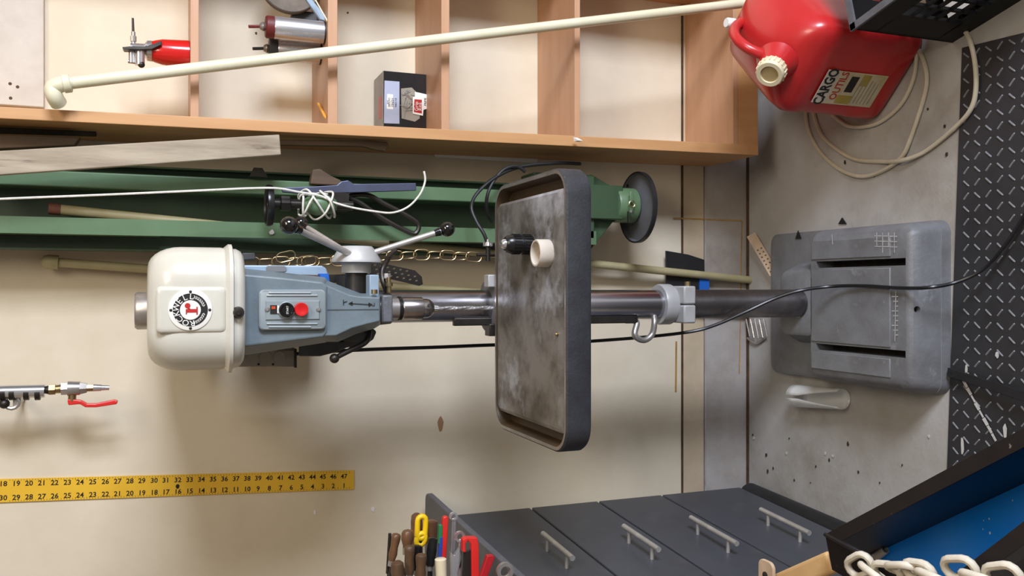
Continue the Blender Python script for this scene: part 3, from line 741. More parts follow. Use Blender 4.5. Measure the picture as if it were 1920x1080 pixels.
# black cables looping out of the green unit
tag(MB().tube([W(1088, 307, 2.13), W(1040, 306, 2.11), W(975, 313, 2.10), W(930, 332, 2.08), W(895, 362, 2.07), W(884, 388, 2.07), W(893, 415, 2.06), (W(908, 440, 2.05)), W(914, 462, 2.05), W(913, 480, 2.06)], .0046, 8).build('black_cable', 'black_rubber'), 'longer black cable looping down to the chuck key', 'cable')
tag(MB().tube([W(985, 322, 2.09), W(968, 312, 2.09), W(945, 318, 2.085), W(925, 340, 2.08), W(913, 370, 2.08), W(914, 400, 2.10), W(922, 415, 2.12)], .0046, 8).build('black_cable', 'black_rubber'), 'shorter black cable curling tight against the table corner', 'cable')
flat_blob(W(510, 436, GD - .001), X1, Z1, .006, .006, 8, .3, .004).build('label_scrap', 'paint_splash', GU, smooth=0)

# ---- screw tool with handwheel, wrapped in cord
HD = 2.04
a0 = W(505, 385, HD)
ST_ = thing('screw_jack', V((a0.x, HD, zc(662, HD))), 'upright screw tool with black dished wheel, hex nut and green barrel', 'screw tool')
def hz(px): return zc(px, HD)
MB().lathe(V((a0.x, HD, hz(512))), Z1, [(0, .022), (.001, .044), (.008, .047), (.014, .046), (.016, .042), (.012, .040), (.010, .012), (.014, .010)], 40).build('hand_wheel', 'black_plastic', ST_)
xs = W(540, 382, HD).x
MB().lathe(V((xs, HD, hz(530))), Z1, [(0, .011), (hz(508) - hz(530), .011)], 18).build('upper_stem', 'dark_steel', ST_)
MB().lathe(V((xs, HD, hz(544))), Z1, [(0, .016), (.002, .0185), (hz(525) - hz(544) - .002, .0185), (hz(525) - hz(544), .016)], 6).build('hex_nut', 'dark_steel', ST_, smooth=0)
xp = W(600, 384, HD).x
MB().lathe(V((xp, HD, hz(662))), Z1, [(0, .0095), (.001, .0108), (hz(542) - hz(662), .0108)], 20).build('threaded_pipe', 'dark_steel', ST_)
MB().lathe(V((xp, HD, hz(633))), Z1, [(0, .008), (.01, .018), (.03, .024), (.05, .025), (.065, .02), (.078, .011)], 24).build('green_barrel', 'green_lit', ST_)
BD = 2.075
bar = at_poly([(528, 352), (600, 349), (632, 347), (640, 340), (653, 338), (664, 345), (780, 343), (781, 357), (660, 361), (560, 363), (530, 360)], BD)
MB().prism(bar, (0, .012, 0)).build('flat_bar', 'blue_steel', ST_, smooth=0, bevel=.0015)
br = MB().tube(at_poly([(655, 368), (690, 366), (720, 382), (755, 400), (784, 420), (778, 438), (755, 430), (715, 408), (680, 384)], BD + .02), .006, 8, closed=True)
br.build('loop_bracket', 'dark_steel', ST_)
MB().prism(at_poly([(468, 330), (476, 314), (492, 315), (502, 332)], BD + .03), (0, .02, 0)).build('dark_tab', 'dark_steel', ST_, smooth=0)
MB().prism(at_poly([(582, 345), (586, 318), (600, 316), (622, 330), (640, 338), (640, 348)], BD + .01), (0, .03, 0)).build('dark_tab', 'dark_wood', ST_, smooth=0, bevel=.003)
MB().bx(xs - .012, xs + .030, HD + .004, GD + .004, hz(655), hz(600)).build('backing_strap', 'dark_steel', ST_, smooth=0)
# white cord with loose tail
rd = HD - .032
rp = [W(-60, 377, 2.02), W(0, 373, rd), W(200, 365, rd), (W(400, 356, rd)), W(470, 353, rd - .005), W(520, 353, rd - .006), W(560, 360, rd + .002), W(600, 367, rd + .005), W(622, 377, rd + .008)]
wraps = []
for k in range(5):
    t0 = k * 2 * math.pi
    for q in range(6):
        a = t0 + 2 * math.pi * q / 6 + .3
        px = 560 + 34 * (1 + math.sin(a * .46 + k)) + 6 * math.sin(k * 2.3)
        c = V((xp, HD, hz(px))); wr_ = .030 + .005 * math.sin(a * 1.7)
        wraps.append(c + V((math.cos(a) * wr_, -math.sin(a) * wr_, 0)))
rp += wraps + [W(640, 384, rd + .005), W(664, 390, rd + .004), W(700, 396, rd), W(735, 399, rd - .004), W(765, 388, rd - .008), W(787, 365, rd - .010), W(797, 340, rd - .010), W(795, 321, rd - .010)]
tag(MB().tube(rp, .0024, 7, 6).build('rope', 'rope_white'), 'white braided cord wound round the green barrel with a loose tail', 'cord')

# ---- boards leaning beside the bookcase, and a gap-shade strip
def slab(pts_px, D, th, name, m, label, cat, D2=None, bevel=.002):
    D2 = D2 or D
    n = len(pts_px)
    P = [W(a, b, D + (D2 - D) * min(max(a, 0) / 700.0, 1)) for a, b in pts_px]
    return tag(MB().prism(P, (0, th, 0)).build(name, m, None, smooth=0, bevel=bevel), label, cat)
slab([(-90, 288), (-90, 334), (527, 290), (524, 252)], 2.035, .018, 'weathered_board', 'weathered_wood', 'grey weathered board leaning against the side of the bookcase', 'board')
slab([(-80, 250), (-80, 282), (140, 272), (150, 257)], 2.13, .03, 'short_board', 'dark_wood', 'dark brown board end behind the weathered board at upper left', 'board')
slab([(-80, 233), (-80, 246), (180, 254), (180, 246)], 2.17, .02, 'gap_shade', 'debris_shade_dark', 'narrow dark strip painting in the shaded gap beside the bookcase', 'shade strip')  # no board here: dark colour stands in for shade in the gap
slab([(520, 262), (520, 272), (680, 274), (700, 280), (722, 283), (729, 276), (727, 266), (690, 263)], 2.10, .014, 'round_ended_bar', 'dark_wood', 'dark bar with rounded lower end behind the weathered board', 'bar')
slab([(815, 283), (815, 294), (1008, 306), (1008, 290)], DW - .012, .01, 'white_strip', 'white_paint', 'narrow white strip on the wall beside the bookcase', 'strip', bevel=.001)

# ================================================================== pipes
def pipe(pts, r, name, m, label):
    return tag(MB().tube(pts, r, 16, 2, smooth=False).build(name, m), label, 'pipe')
A, B = W(122, 157, 2.015), W(1420, 3, 1.995)
d = (B - A).normalized(); Bf = A + d * ((A.z - .012) / -d.z)
lp = thing('plastic_pipe', Bf, 'long cream plastic pipe with an elbow leaning across the bookcase front', 'pipe')
MB().cyl(A, Bf, .0125, n=18).build('tube', 'pvc', lp)
el = [A + d * .012, A - d * .006, A - d * .022 + V((-.004, .004, 0)), W(102, 180, 2.02), W(110, 194, 2.035)]
MB().tube(el, .0165, 16, 6).build('elbow', 'pvc', lp)
MB().lathe(A - d * .004, d, [(0, .0165), (.001, .019), (.014, .019), (.015, .0165)], 20).build('elbow_collar', 'pvc', lp)
A, B = W(112, 393, GD + .022), W(1418, 526, 2.285)
d = (B - A).normalized()
A2 = W(700, 455, 2.26)
p2 = thing('plastic_pipe', V((B.x, B.y, 0)), 'aged cream plastic pipe with brown end cap leaning behind the column', 'pipe')
MB().cyl(A, B, .0115, n=18).build('tube', 'pvc_old', p2)
MB().lathe(A - d * .022, d, [(0, .011), (.001, .0125), (.024, .0125)], 18).build('end_cap', 'pvc_cap', p2)
MB().lathe(B - d * .01, d, [(0, .0125), (.024, .0125), (.026, .010)], 18).build('foot_cap', 'pvc_cap', p2)
A, B = W(108, 492, 2.27), W(1412, 585, 2.28)
d = (B - A).normalized()
p3 = thing('plastic_pipe', V((B.x, B.y, 0)), 'dull cream plastic pipe with a rounded coupling above the belt guard', 'pipe')
MB().cyl(A, B, .0105, n=18).build('tube', 'pvc_old', p3)
MB().lathe(A - d * .034, d, [(0, .006), (.006, .014), (.014, .0165), (.036, .0165), (.036, .0105)], 18).build('coupling', 'pvc_old', p3)

# ================================================================== bookcase
BF = 2.06                                                   # front plane
BK = thing('bookcase', (.6, 2.18, zc(1422, BF)), 'open tan wooden bookcase fixed to the wall', 'bookcase')
def quadbox(front4, y1):                                     # a board given by its four front corners
    return MB().loft([[V(p) for p in front4], [V((p.x, y1, p.z)) for p in front4]])
zt_, zb_ = 2.55, zc(1422, BF)
pa, pb = W(0, 222, BF), W(0, 200, BF)
qa, qb = W(1420, 291, BF), W(1420, 272, BF)
def ext(p, q, z): t = (z - p.z) / (q.z - p.z); return p + (q - p) * t
sx_lo0, sx_lo1, sx_hi0, sx_hi1 = ext(pa, qa, zb_), ext(pb, qb, zb_), ext(pa, qa, zt_), ext(pb, qb, zt_)
quadbox([sx_lo0, sx_lo1, sx_hi1, sx_hi0], DW).build('side_panel', 'veneer', BK, smooth=0, bevel=.0015)
def stile_x(z): return ext(pb, qb, z).x
RX = 0.86
MB().bx(RX, RX + .02, BF, DW, zb_, zt_).build('side_panel', 'veneer', BK, smooth=0, bevel=.0015)
shelf_z = []
for p0, p1 in ((357, 373), (615, 633), (828, 843), (1078, 1088), (1375, 1384)):
    zt0, zt1 = zc(p0, BF), zc(p1, BF)
    if zt0 - zt1 < .015: zt1 = zt0 - .016
    shelf_z.append(zt0)
    MB().bx(stile_x(zt0) - .002, RX + .002, BF + .001, DW - .001, zt1, zt0).build('shelf', 'veneer_flat', BK, smooth=0, bevel=.001)
MB().bx(stile_x(2.5) - .002, RX + .002, BF + .001, DW, 2.53, 2.55).build('shelf', 'veneer_flat', BK, smooth=0, bevel=.001)
MB().bx(stile_x(zb_) - .002, RX + .002, BF + .002, BF + .02, zb_, zc(1377, BF)).build('kick_board', 'veneer', BK, smooth=0, bevel=.001)
# pale cleat board on the wall inside the bookcase
cl = MB().bx(W(40, 201, DW).x, RX - .001, DW - .018, DW - .001, zc(82, DW - .018), zc(-40, DW)).build('cleat_board', 'white_board', smooth=0, bevel=.002)
tag(cl, 'whitewashed cleat board on the wall at the top of the bookcase', 'board')
for px, py in ((19, 157), (33, 163), (20, 184)):
    MB().lathe(W(px, py, DW - .0178), (0, -1, 0), [(0, .004), (.0008, .0035), (.0009, 0)], 8).build('nail_hole', 'crack', cl)

# ---- shelf contents
s1, s2, s3, s4, s5 = shelf_z
def cyl_thing_c(px, py, D, z): p = W(px, py, D); return V((p.x, D, z))
oc = cyl_thing_c(340, 101, 2.13, s1)
oil = thing('oil_can', oc, 'red pump oil can with steel lever head on the top shelf', 'oil can')
zo = lambda px: zc(px, 2.13) - s1
sc = zo(283) / .112
MB().lathe(oc, Z1, [(0, .030), (.001, .0315), (zo(305), .0285), (zo(292), .025), (zo(284), .022)], 30).build('cup', 'oiler_red', oil)
MB().lathe(oc + Z1 * zo(285), Z1, [(0, .0235), (zo(276) - zo(285), .0225), (zo(270) - zo(285), .015), (zo(245) - zo(285), .014)], 24).build('pump_head', 'chrome', oil)
hp = W(250, 92, 2.125)
MB().cyl(W(250, 92, 2.13), W(250, 60, 2.13), .0045, n=10).cyl(W(250, 78, 2.13), W(250, 68, 2.13), .0065, n=8).build('spout_base', 'nickel', oil)
MB().cyl(W(250, 70, 2.13), W(249, 34, 2.13), .0032, .0024, 10).build('spout', 'dark_steel', oil)
MB().prism(at_poly([(229, 88), (250, 86), (270, 87), (285, 83), (303, 76), (303, 84), (285, 92), (262, 93), (232, 92)], 2.095), (0, .028, 0)).build('trigger', 'dark_steel', oil, smooth=0, bevel=.001)
MB().cyl(W(240, 115, 2.115), W(262, 118, 2.115), .004, n=10).cyl(W(247, 100, 2.115), W(262, 104, 2.115), .0045, n=10).build('pump_levers', 'nickel', oil)
MB().sphere(W(265, 121, 2.108), .0075, n=14, k=8).build('pivot', 'dark_steel', oil)
MB().cyl(W(262, 92, 2.112), W(262, 122, 2.112), .0105, n=14).cyl(W(247, 94, 2.115), W(247, 118, 2.115), .007, n=12).build('pump_tube', 'chrome', oil)

def spray(px_bottom, py, D, r, px_top, capm, nozzle, label, tilt=0):
    c = cyl_thing_c(px_bottom, py, D, s2)
    t = thing('spray_bottle', c, label, 'bottle')
    hh = zc(px_top, D) - s2
    MB().lathe(c, Z1, [(0, r * 1.02), (.004, r * 1.02)], 28).build('foot_ring', 'black_rubber', t)
    MB().lathe(c, Z1, [(.003, r), (hh, r), (hh + .002, r * .96)], 32).build('body', 'aluminium', t)
    MB().lathe(c + Z1 * hh, Z1, [(0, r * .98), (.018, r * .98), (.021, r * .88)], 20).build('cap', capm, t)
    MB().lathe(c + Z1 * (hh + .02), Z1, [(0, .008), (.006, .011), (.012, .008), (.014, .005)], 12).build('valve', 'nickel', t)
    MB().tube([c + Z1 * (hh + .03), c + Z1 * (hh + .045) + V((-.002, 0, 0)), c + Z1 * (hh + .058) + V((-.004, -.002, 0))], .0038, 8).build('nozzle', nozzle, t)
    return t
spray(612, 62, 2.105, .0262, 515, 'cap_maroon', 'cap_maroon', 'aluminium spray bottle with maroon cap and red nozzle on second shelf')
spray(606, 101, 2.165, .0265, 521, 'body_dark', 'dark_steel', 'aluminium spray bottle with dark cap partly behind the long pipe')
c = W(562, -30, 2.17)
gd = thing('grinding_wheel', V((c.x, 2.17, s2)), 'grey round grinding wheel at the top edge on the second shelf', 'grinding wheel')
MB().lathe(V((c.x, 2.165, s2 + .072)), Y1, [(0, .07), (.002, .072), (.02, .072), (.022, .07)], 40).build('disc', 'grey_stone', gd)
MB().lathe(V((c.x, 2.160, s2 + .072)), Y1, [(0, .02), (.006, .022)], 20).build('hub', 'dark_steel', gd)
q = W(570, 36, 2.20)
tag(MB().bx(W(570, 46, 2.2).x, W(570, 22, 2.2).x, 2.19, 2.23, s2 + .0005, zc(547, 2.2)).build('small_dark_case', 'body_dark', bevel=.006), 'small dark case standing behind the maroon-capped bottle', 'case')
tag(MB().prism([V((p.x, 2.11, p.z)) for p in at_poly([(566, -12), (580, -8), (614, 34), (612, 40), (600, 36)], 2.11)], (0, .012, 0)).build('scraper', 'light_blue_paint', smooth=0, bevel=.002), 'pale blue scraper blade leaning beside the grinding wheel', 'scraper')
tag(MB().cyl(W(588, -6, 2.085), W(620, 50, 2.07), .0018, n=8).build('thin_rod', 'pvc'), 'thin white rod leaning over the edge of the second shelf', 'rod')
# pencil stub
A = F(597, 195, s2 + .004); B = F(611, 222, s2 + .004)
pn = thing('pencil_stub', (A + B) / 2 - Z1 * .004, 'short orange pencil stub lying on the second shelf', 'pencil')
MB().lathe(A, B - A, [(0, .0038), ((B - A).length * .85, .0038), ((B - A).length, .0008)], 6).build('shaft', 'pencil_orange', pn, smooth=0)
# carton of screws
by = 2.197
bx0, bx1 = W(770, 243, by).x, W(770, 137, by).x
bzt = zc(719, by)
cb_ = thing('screw_carton', ((bx0 + bx1) / 2, by + .05, s3), 'black carton of screws with clear window and red sticker', 'carton')
MB().bx(bx0, bx1, by, DW - .004, s3, bzt).build('carton_body', 'box_black', cb_, smooth=0, bevel=.001)
MB().bx(bx0 + .001, bx1 - .001, by + .001, DW - .005, bzt - .0005, bzt + .0006).build('carton_lid', 'box_grey', cb_, smooth=0)
MB().bx(bx0 + .03, bx0 + .085, by + .02, by + .05, bzt + .0004, bzt + .001).build('lid_sticker', 'red_plastic', cb_, smooth=0)
def on_box(pts, m, name, y, parent=cb_): return MB().prism(at_poly(pts, y), (0, .0006, 0)).build(name, m, parent, smooth=0)
lab = on_box([(721, 151), (749, 153), (749, 232), (720, 231)], 'label_blue', 'front_label', by - .0006)
on_box([(726, 176), (737, 177), (737, 205), (725, 204)], 'ink_white', 'label_patch', by - .0009, lab)
lx = (W(735, 192, by).x)
tt = MB()
for px_, s_, txt in ((730, .0085, 'BRIGHT'), (736, .0095, 'FINISH'), (742, .006, 'NAILS 1 LB'), (727, .006, 'BOX')):
    tt.text(txt, s_, V((lx, by - .001, zc(px_, by))), X1, Z1, .0003, squash=.8)
tt.build('label_lettering', 'ink_black', lab, smooth=0)
win = on_box([(752, 166), (772, 164), (786, 178), (787, 222), (778, 228), (753, 222)], 'box_grey', 'clear_window', by - .0006)
for i in range(26):
    c = W(random.uniform(755, 783), random.uniform(172, 220), by - .0016); a = random.uniform(0, math.pi)
    d = V((math.cos(a), 0, math.sin(a))) * random.uniform(.008, .014)
    MB().cyl(c - d, c + d, .0009, n=5).build('screw', 'nickel', win)
stk = on_box([(778, 172), (800, 177), (800, 204), (794, 206), (793, 217), (774, 213), (774, 182), (778, 181)], 'ink_white', 'sticker', by - .0026)
on_box([(777, 186), (791, 187), (791, 213), (776, 210)], 'ink_red', 'sticker_panel', by - .0029, stk)
tt = MB(); lx = W(784, 200, by).x
tt.text('Grip', .014, V((lx, by - .0031, zc(780.5, by))), X1, Z1, .0003, squash=.95); tt.text('Rite', .014, V((lx, by - .0031, zc(787.5, by))), X1, Z1, .0003, squash=.95)
tt.build('sticker_lettering', 'ink_white', stk, smooth=0)
MB().text('PRIME', .008, V((W(796, 191, by).x, by - .0031, zc(797, by))), X1, Z1, .0003).build('sticker_small_lettering', 'ink_black', stk, smooth=0)
tag(MB().prism([F(1083, 258, s4 + .001), F(1093, 264, s4 + .001), F(1084, 266, s4 + .001)], (0, 0, .012)).build('paper_scrap', 'white_paint', smooth=0), 'tiny white paper scrap at the front corner of the fourth shelf', 'scrap')

# ================================================================== red fuel can
LC = F(1640, 230, 0); ea = V((.713, -.701, 0)).normalized(); eb = V((.701, .713, 0)).normalized()
LC = V((LC.x - .010, LC.y - .002, 0))
ca, cbb = .128, .155                                       # half sizes
cen = LC + ea * ca + eb * cbb
FC = thing('fuel_can', cen, 'red plastic fuel can with ivory spout cap and worn paper label', 'fuel can')
def cring(z, ia, ib, n=60, e=7.5):
    out = []
    for i in range(n):
        t = 2 * math.pi * i / n; c_, s_ = math.cos(t), math.sin(t)
        out.append(cen + ea * ((ca - ia) * math.copysign(abs(c_) ** (2 / e), c_)) + eb * ((cbb - ib) * math.copysign(abs(s_) ** (2 / e), s_)) + Z1 * z)
    return out
MB().loft([cring(0, .014, .014), cring(.006, .004, .004), cring(.02, 0, 0), cring(.09, .001, .001), cring(.1, .003, .003), cring(.24, .003, .003), cring(.25, .0, .0), cring(.285, .003, .003), cring(.31, .015, .012),
           cring(.333, .036, .030, e=3.8), cring(.350, .060, .055, e=3.2), cring(.362, .084, .088, e=3), cring(.368, .100, .115, e=2.6), cring(.370, .11, .13, e=2.2)]).build('body', 'gas_red', FC, smooth=60)
def cp(a, b, z): return LC + ea * a + eb * b + Z1 * z
MB().tube([cp(.128, .058, .33), cp(.128, .064, .376), cp(.128, .088, .410), cp(.128, .130, .421), cp(.128, .175, .404), cp(.128, .212, .370), cp(.128, .23, .33)], .0130, 14).build('carry_handle', 'gas_red', FC)
cax = (-eb * .72 + Z1 * .65 - ea * .16).normalized()
c0 = W(1446, 134, 1.690)
MB().lathe(c0 - cax * .05, cax, [(0, .05), (.028, .036), (.04, .033)], 28).build('spout_neck', 'gas_red', FC)
cap = MB().lathe(c0 - cax * .014, cax, [(0, .032), (.002, .0335), (.026, .0325), (.030, .030), (.030, .021), (.026, .020)], 34, False).build('spout_cap', 'cap_ivory', FC)
MB().lathe(c0 + cax * .010, cax, [(0, .021), (.002, .0205), (.0025, 0)], 28).build('cap_plug', 'cap_tan', cap)
a_, u_, w_ = frame_from(cax)
for i in range(20):
    t = 2 * math.pi * i / 20; dd = u_ * math.cos(t) + w_ * math.sin(t)
    MB().box(c0 - cax * .002 + dd * .0335, (.018, .003, .003), (cax, dd, cax.cross(dd))).build('cap_rib', 'cap_ivory', cap, smooth=0)
vt = W(1367, 43, 1.86)
MB().lathe(vt - Z1 * .06, Z1, [(-.03, .016), (.045, .010)], 16).build('vent_neck', 'gas_red', FC)
vc = MB().lathe(vt - Z1 * .016, Z1, [(0, .012), (.002, .0128), (.022, .0125), (.025, .011)], 20).build('vent_cap', 'white_paint', FC)
# label on the can's front face
fn = -eb
P0 = LC + fn * .0005
Pl = [onplane(a, b, P0, fn) for a, b in ((1520, 194), (1634, 199), (1666, 140), (1552, 133))]
ll = V(((Pl[0] + Pl[1]) / 2)); rlx = (Pl[2] + Pl[3]) / 2
aL = (ll - LC).dot(ea); aR = (rlx - LC).dot(ea); zT = (Pl[0].z + Pl[3].z) / 2; zBt = (Pl[1].z + Pl[2].z) / 2
def lb(a, z, y=0.0): return LC + ea * a + fn * (.0006 + y) + Z1 * z
label = MB().prism([lb(aL, zBt), lb(aR, zBt), lb(aR, zT), lb(aL, zT)], fn * .0006).build('paper_label', 'label_paper', FC, smooth=0)
am = (aL + aR) / 2; wl = aR - aL; hl = zT - zBt
MB().prism([lb(aL, zT - hl * .2, .0006), lb(aR, zT - hl * .2, .0006), lb(aR, zT, .0006), lb(aL, zT, .0006)], fn * .0002).build('label_band', 'white_board', label, smooth=0)
MB().text('CARGO', hl * .215, lb(am, zT - hl * .105, .0009), ea, Z1, .0003, squash=.72, bold=.035).build('label_heading', 'ink_black', label, smooth=0)
MB().text('OUTILS', hl * .16, lb(am + wl * .06, zT - hl * .30, .0007), ea, Z1, .0003, squash=.8, bold=.02).build('label_red_lettering', 'ink_red', label, smooth=0)
MB().prism([lb(am - wl * .1, zT - hl * .55, .0006), lb(am + wl * .38, zT - hl * .55, .0006), lb(am + wl * .38, zT - hl * .42, .0006), lb(am - wl * .1, zT - hl * .42, .0006)], fn * .0002).build('label_emblem', 'ink_black', label, smooth=0)
MB().prism([lb(am + wl * .12, zT - hl * .74, .0006), lb(am + wl * .46, zT - hl * .74, .0006), lb(am + wl * .46, zT - hl * .60, .0006), lb(am + wl * .12, zT - hl * .60, .0006)], fn * .0002).build('label_patch', 'yellow_plastic_dull', label, smooth=0)
MB().prism([lb(am - wl * .46, zT - hl * .60, .0006), lb(am - wl * .2, zT - hl * .60, .0006), lb(am - wl * .2, zT - hl * .36, .0006), lb(am - wl * .46, zT - hl * .36, .0006)], fn * .0002).build('label_patch', 'yellow_plastic_dull', label, smooth=0)
fine = MB()
for k in range(6):
    z = zT - hl * (.62 + .06 * k)
    fine.add([lb(aL + wl * .08, z, .0009), lb(aL + wl * random.uniform(.6, .93), z, .0009), lb(aL + wl * .8, z + hl * .016, .0009), lb(aL + wl * .08, z + hl * .016, .0009)], [(0, 1, 2, 3)])
fine.build('label_fine_print', 'box_grey', label, smooth=0)

# ================================================================== black crate
K0 = V((.565, 1.524, 0)); e1 = V((.246, -.969, 0)).normalized(); e2 = V((.969, .246, 0)).normalized()
CS, CH = .33, .292
CR = thing('plastic_crate', K0 + (e1 + e2) * CS / 2, 'black plastic lattice crate standing on the floor', 'crate')
def crate_side(P, d, nrm):
    m = MB(); t = .008
    def bar(a0, a1, z0, z1, th=t, off=0.0):
        m.box(P + d * ((a0 + a1) / 2) + nrm * (th / 2 + off) + Z1 * ((z0 + z1) / 2), (a1 - a0, th, z1 - z0), (d, nrm, Z1))
    bar(0, CS, 0, .055); bar(0, CS, .225, CH - .002); bar(0, .075, .05, .23); bar(CS - .075, CS, .05, .23)
    for i in range(1, 5): bar(.075 + (CS - .15) * i / 5 - .003, .075 + (CS - .15) * i / 5 + .003, .05, .23)
    for i in range(1, 5): bar(.07, CS - .07, .055 + .17 * i / 5 - .0025, .055 + .17 * i / 5 + .0025)
    m.build('lattice_side', 'crate_black', CR, smooth=0)
crate_side(K0, e1, e2); crate_side(K0 + e2 * CS, e1, -e2); crate_side(K0, e2, e1); crate_side(K0 + e1 * CS, e2, -e1)
rim = MB()
for P, d, n_ in ((K0, e1, e2), (K0 + e2 * CS, e1, -e2), (K0, e2, e1), (K0 + e1 * CS, e2, -e1)):
    rim.box(P + d * (CS / 2) + n_ * .004 + Z1 * (CH - .001), (CS + .006, .016, .006), (d, n_, Z1))
rim.build('rim', 'crate_rim', CR, smooth=0)
bt_ = MB()
for i in range(9):
    bt_.box(K0 + e1 * (CS * (i + .5) / 9) + e2 * CS / 2 + Z1 * .008, (.012, CS - .01, .006), (e1, e2, Z1))
    bt_.box(K0 + e2 * (CS * (i + .5) / 9) + e1 * CS / 2 + Z1 * .008, (CS - .01, .012, .006), (e1, e2, Z1))
bt_.build('lattice_bottom', 'crate_black', CR, smooth=0)
PC = K0 + e1 * .165 + e2 * .165
pst = thing('paper_stack', PC + Z1 * .012, 'stack of white papers lying in the black crate', 'papers')
for k in range(3):
    a = .05 * (k - 1); d1 = (e1 * math.cos(a) + e2 * math.sin(a)).normalized(); d2 = Z1.cross(d1)
    MB().box(PC + Z1 * (.0165 + k * .010), (.27, .25, .0092), (d1, d2, Z1)).build('sheaf', 'white_paint', pst, smooth=0)

# ================================================================== white cable coil on the floor
zf = .0055
cab = [F(1720, 40, zf), F(1716, 80, zf), F(1731, 112, zf), F(1738, 150, zf), F(1729, 195, zf), F(1708, 258, zf), F(1690, 295, zf + .003), F(1655, 320, zf), F(1615, 331, zf), F(1575, 318, zf), F(1540, 288, zf), F(1520, 255, zf), F(1512, 225, zf),
       F(1512, 195, zf), F(1522, 200, zf), F(1532, 235, zf), F(1550, 265, zf), F(1598, 297, zf), F(1650, 303, zf), F(1690, 301, zf + .010), F(1735, 284, zf), F(1790, 240, zf + .002), F(1820, 205, zf + .006), F(1830, 165, zf + .006), F(1827, 110, zf + .005), F(1814, 66, zf + .004), F(1790, 30, zf)]
tag(MB().tube(cab, .0055, 9, 8).build('white_cable', 'cable_white'), 'long off-white cable lying in wide loops on the concrete', 'cable')
cab2 = [F(1560, 215, zf), F(1590, 236, zf), F(1625, 237, zf), F(1655, 226, zf), F(1690, 195, zf), F(1712, 150, zf), F(1719, 100, zf), F(1716, 70, zf + .008)]
tag(MB().tube(cab2, .0052, 9, 8).build('white_cable', 'cable_white'), 'short stretch of off-white cable hugging the base of the fuel can', 'cable')

# ================================================================== diamond-tread mat
mA, mB, mC = F(1806, 90, 0), F(1777, 905, 0), F(1925, 61, 0)
dR = (mC - mA).normalized()
q3 = mA + dR * ((0.35 - mA.y) / dR.y); dL = (mB - mA).normalized(); mB2 = mB + dL * .35; q4 = V((mB2.x, .35, 0))
mt_ = MB().prism([mA, mB2, q4, q3], (0, 0, .004)).build('rubber_mat', 'mat_rubber', smooth=0)
tag(mt_, 'black rubber floor mat with raised diamond treads', 'mat')
def inmat(p):
    poly = [mA, mB2, q4, q3]; ins = True; sg = None
    for i in range(4):
        a, b = poly[i], poly[(i + 1) % 4]; cr_ = (b - a).x * (p - a).y - (b - a).y * (p - a).x
        if sg is None: sg = cr_ > 0
        ins &= (cr_ > 0) == sg
    return ins
def visible_px(p):
    d = p - V((0, 0, CAM_H)); fw = d.y * CT - d.z * ST; up = d.y * ST + d.z * CT
    return 960 - F_PX * up / fw, 540 - F_PX * d.x / fw
tread_me = None; cell = .0290; cnt = 0
cand = []
for i in range(-40, 40):
    for j in range(0, 60):
        c = V((i * cell + .004, .70 + j * cell, .004))
        if not inmat(c + V((0, .012, 0))) or not inmat(c) : continue
        px, py = visible_px(c)
        if px > 1935 or py < -12 or py > 1000: continue
        cand.append((i, j, c))
cand.sort(key=lambda q: q[2].y)
for i, j, c in cand[:300]:
    a = math.radians(48 if (i + j) % 2 else -42)
    if tread_me is None:
        m = MB().loft([link_path(V((0, 0, 0)), .0215, .0040, X1, Y1, 3), link_path(V((0, 0, .0020)), .0175, .0020, X1, Y1, 3)])
        ob = m.build('tread', 'tread_worn', None, smooth=0, origin=(0, 0, 0)); tread_me = ob.data
    else:
        ob = bpy.data.objects.new('tread', tread_me); COL.objects.link(ob)
    ob.location = c; attach(ob, mt_); ob.rotation_euler = (0, 0, a)
rest = MB()
for i, j, c in cand[300:]:
    a = math.radians(48 if (i + j) % 2 else -42); d1 = V((math.cos(a), math.sin(a), 0)); d2 = V((-d1.y, d1.x, 0))
    rest.loft([link_path(c, .0215, .0046, d1, d2, 3), link_path(c + Z1 * .002, .0175, .0020, d1, d2, 3)])
if cand[300:]: rest.build('far_treads', 'tread_worn', mt_, smooth=0)['kind'] = 'stuff'

sm = MB()
A, B = F(1799, 700, .0065), F(1868, 828, .0065); n_ = (B - A).cross(Z1).normalized()
for k in range(9):
    t0, t1 = k / 9, (k + .93) / 9; w = random.uniform(.002, .0045)
    P, Q = A + (B - A) * t0, A + (B - A) * t1
    sm.prism([P - n_ * w, P + n_ * w, Q + n_ * w * .8, Q - n_ * w], (0, 0, .0008))
sm.build('paint_streak', 'paint_splash', mt_, smooth=0)
for px, py, rx_, ry_ in ((1805, 838, .020, .005), (1885, 808, .018, .005), (1812, 692, .009, .0035), (1870, 665, .007, .004)):
    flat_blob(F(px, py, .0062), X1, Y1, rx_, ry_, 10, .3, .0008).build('paint_splash', 'paint_splash', mt_, smooth=0)

# ================================================================== small things on the floor
A, B = F(1779, 698, .115), F(1935, 748, .030)
A = V((A.x, 1.527, .05)); A = onplane(1777, 697, V((0, 1.522, 0)), Y1)
d = (B - A).normalized(); sd = d.cross(Z1).normalized()
stp = tag(MB().box((A + B) / 2, ((B - A).length, .020, .004), (d, sd, sd.cross(d))).build('steel_strap', 'black_rubber', smooth=0, bevel=.001), 'black flat strap with bolt holes leaning on the machine base', 'strap')
for t in (.012, .034):
    MB().lathe(A + d * t + sd.cross(d) * .0018, sd.cross(d), [(0, .003), (.0006, .003)], 10).build('bolt_hole', 'ink_black', stp)
A, B = F(1408, 440, .03), F(1452, 514, .012)
d = (B - A).normalized(); sd = V((.9, .5, 0)); sd = (sd - d * sd.dot(d)).normalized(); nn = d.cross(sd)
if nn.z < 0: nn = -nn
L_ = (B - A).length
ps = MB().box((A + B) / 2, (L_, .028, .003), (d, sd, nn)).build('perforated_strip', 'perforated_pale', smooth=0)
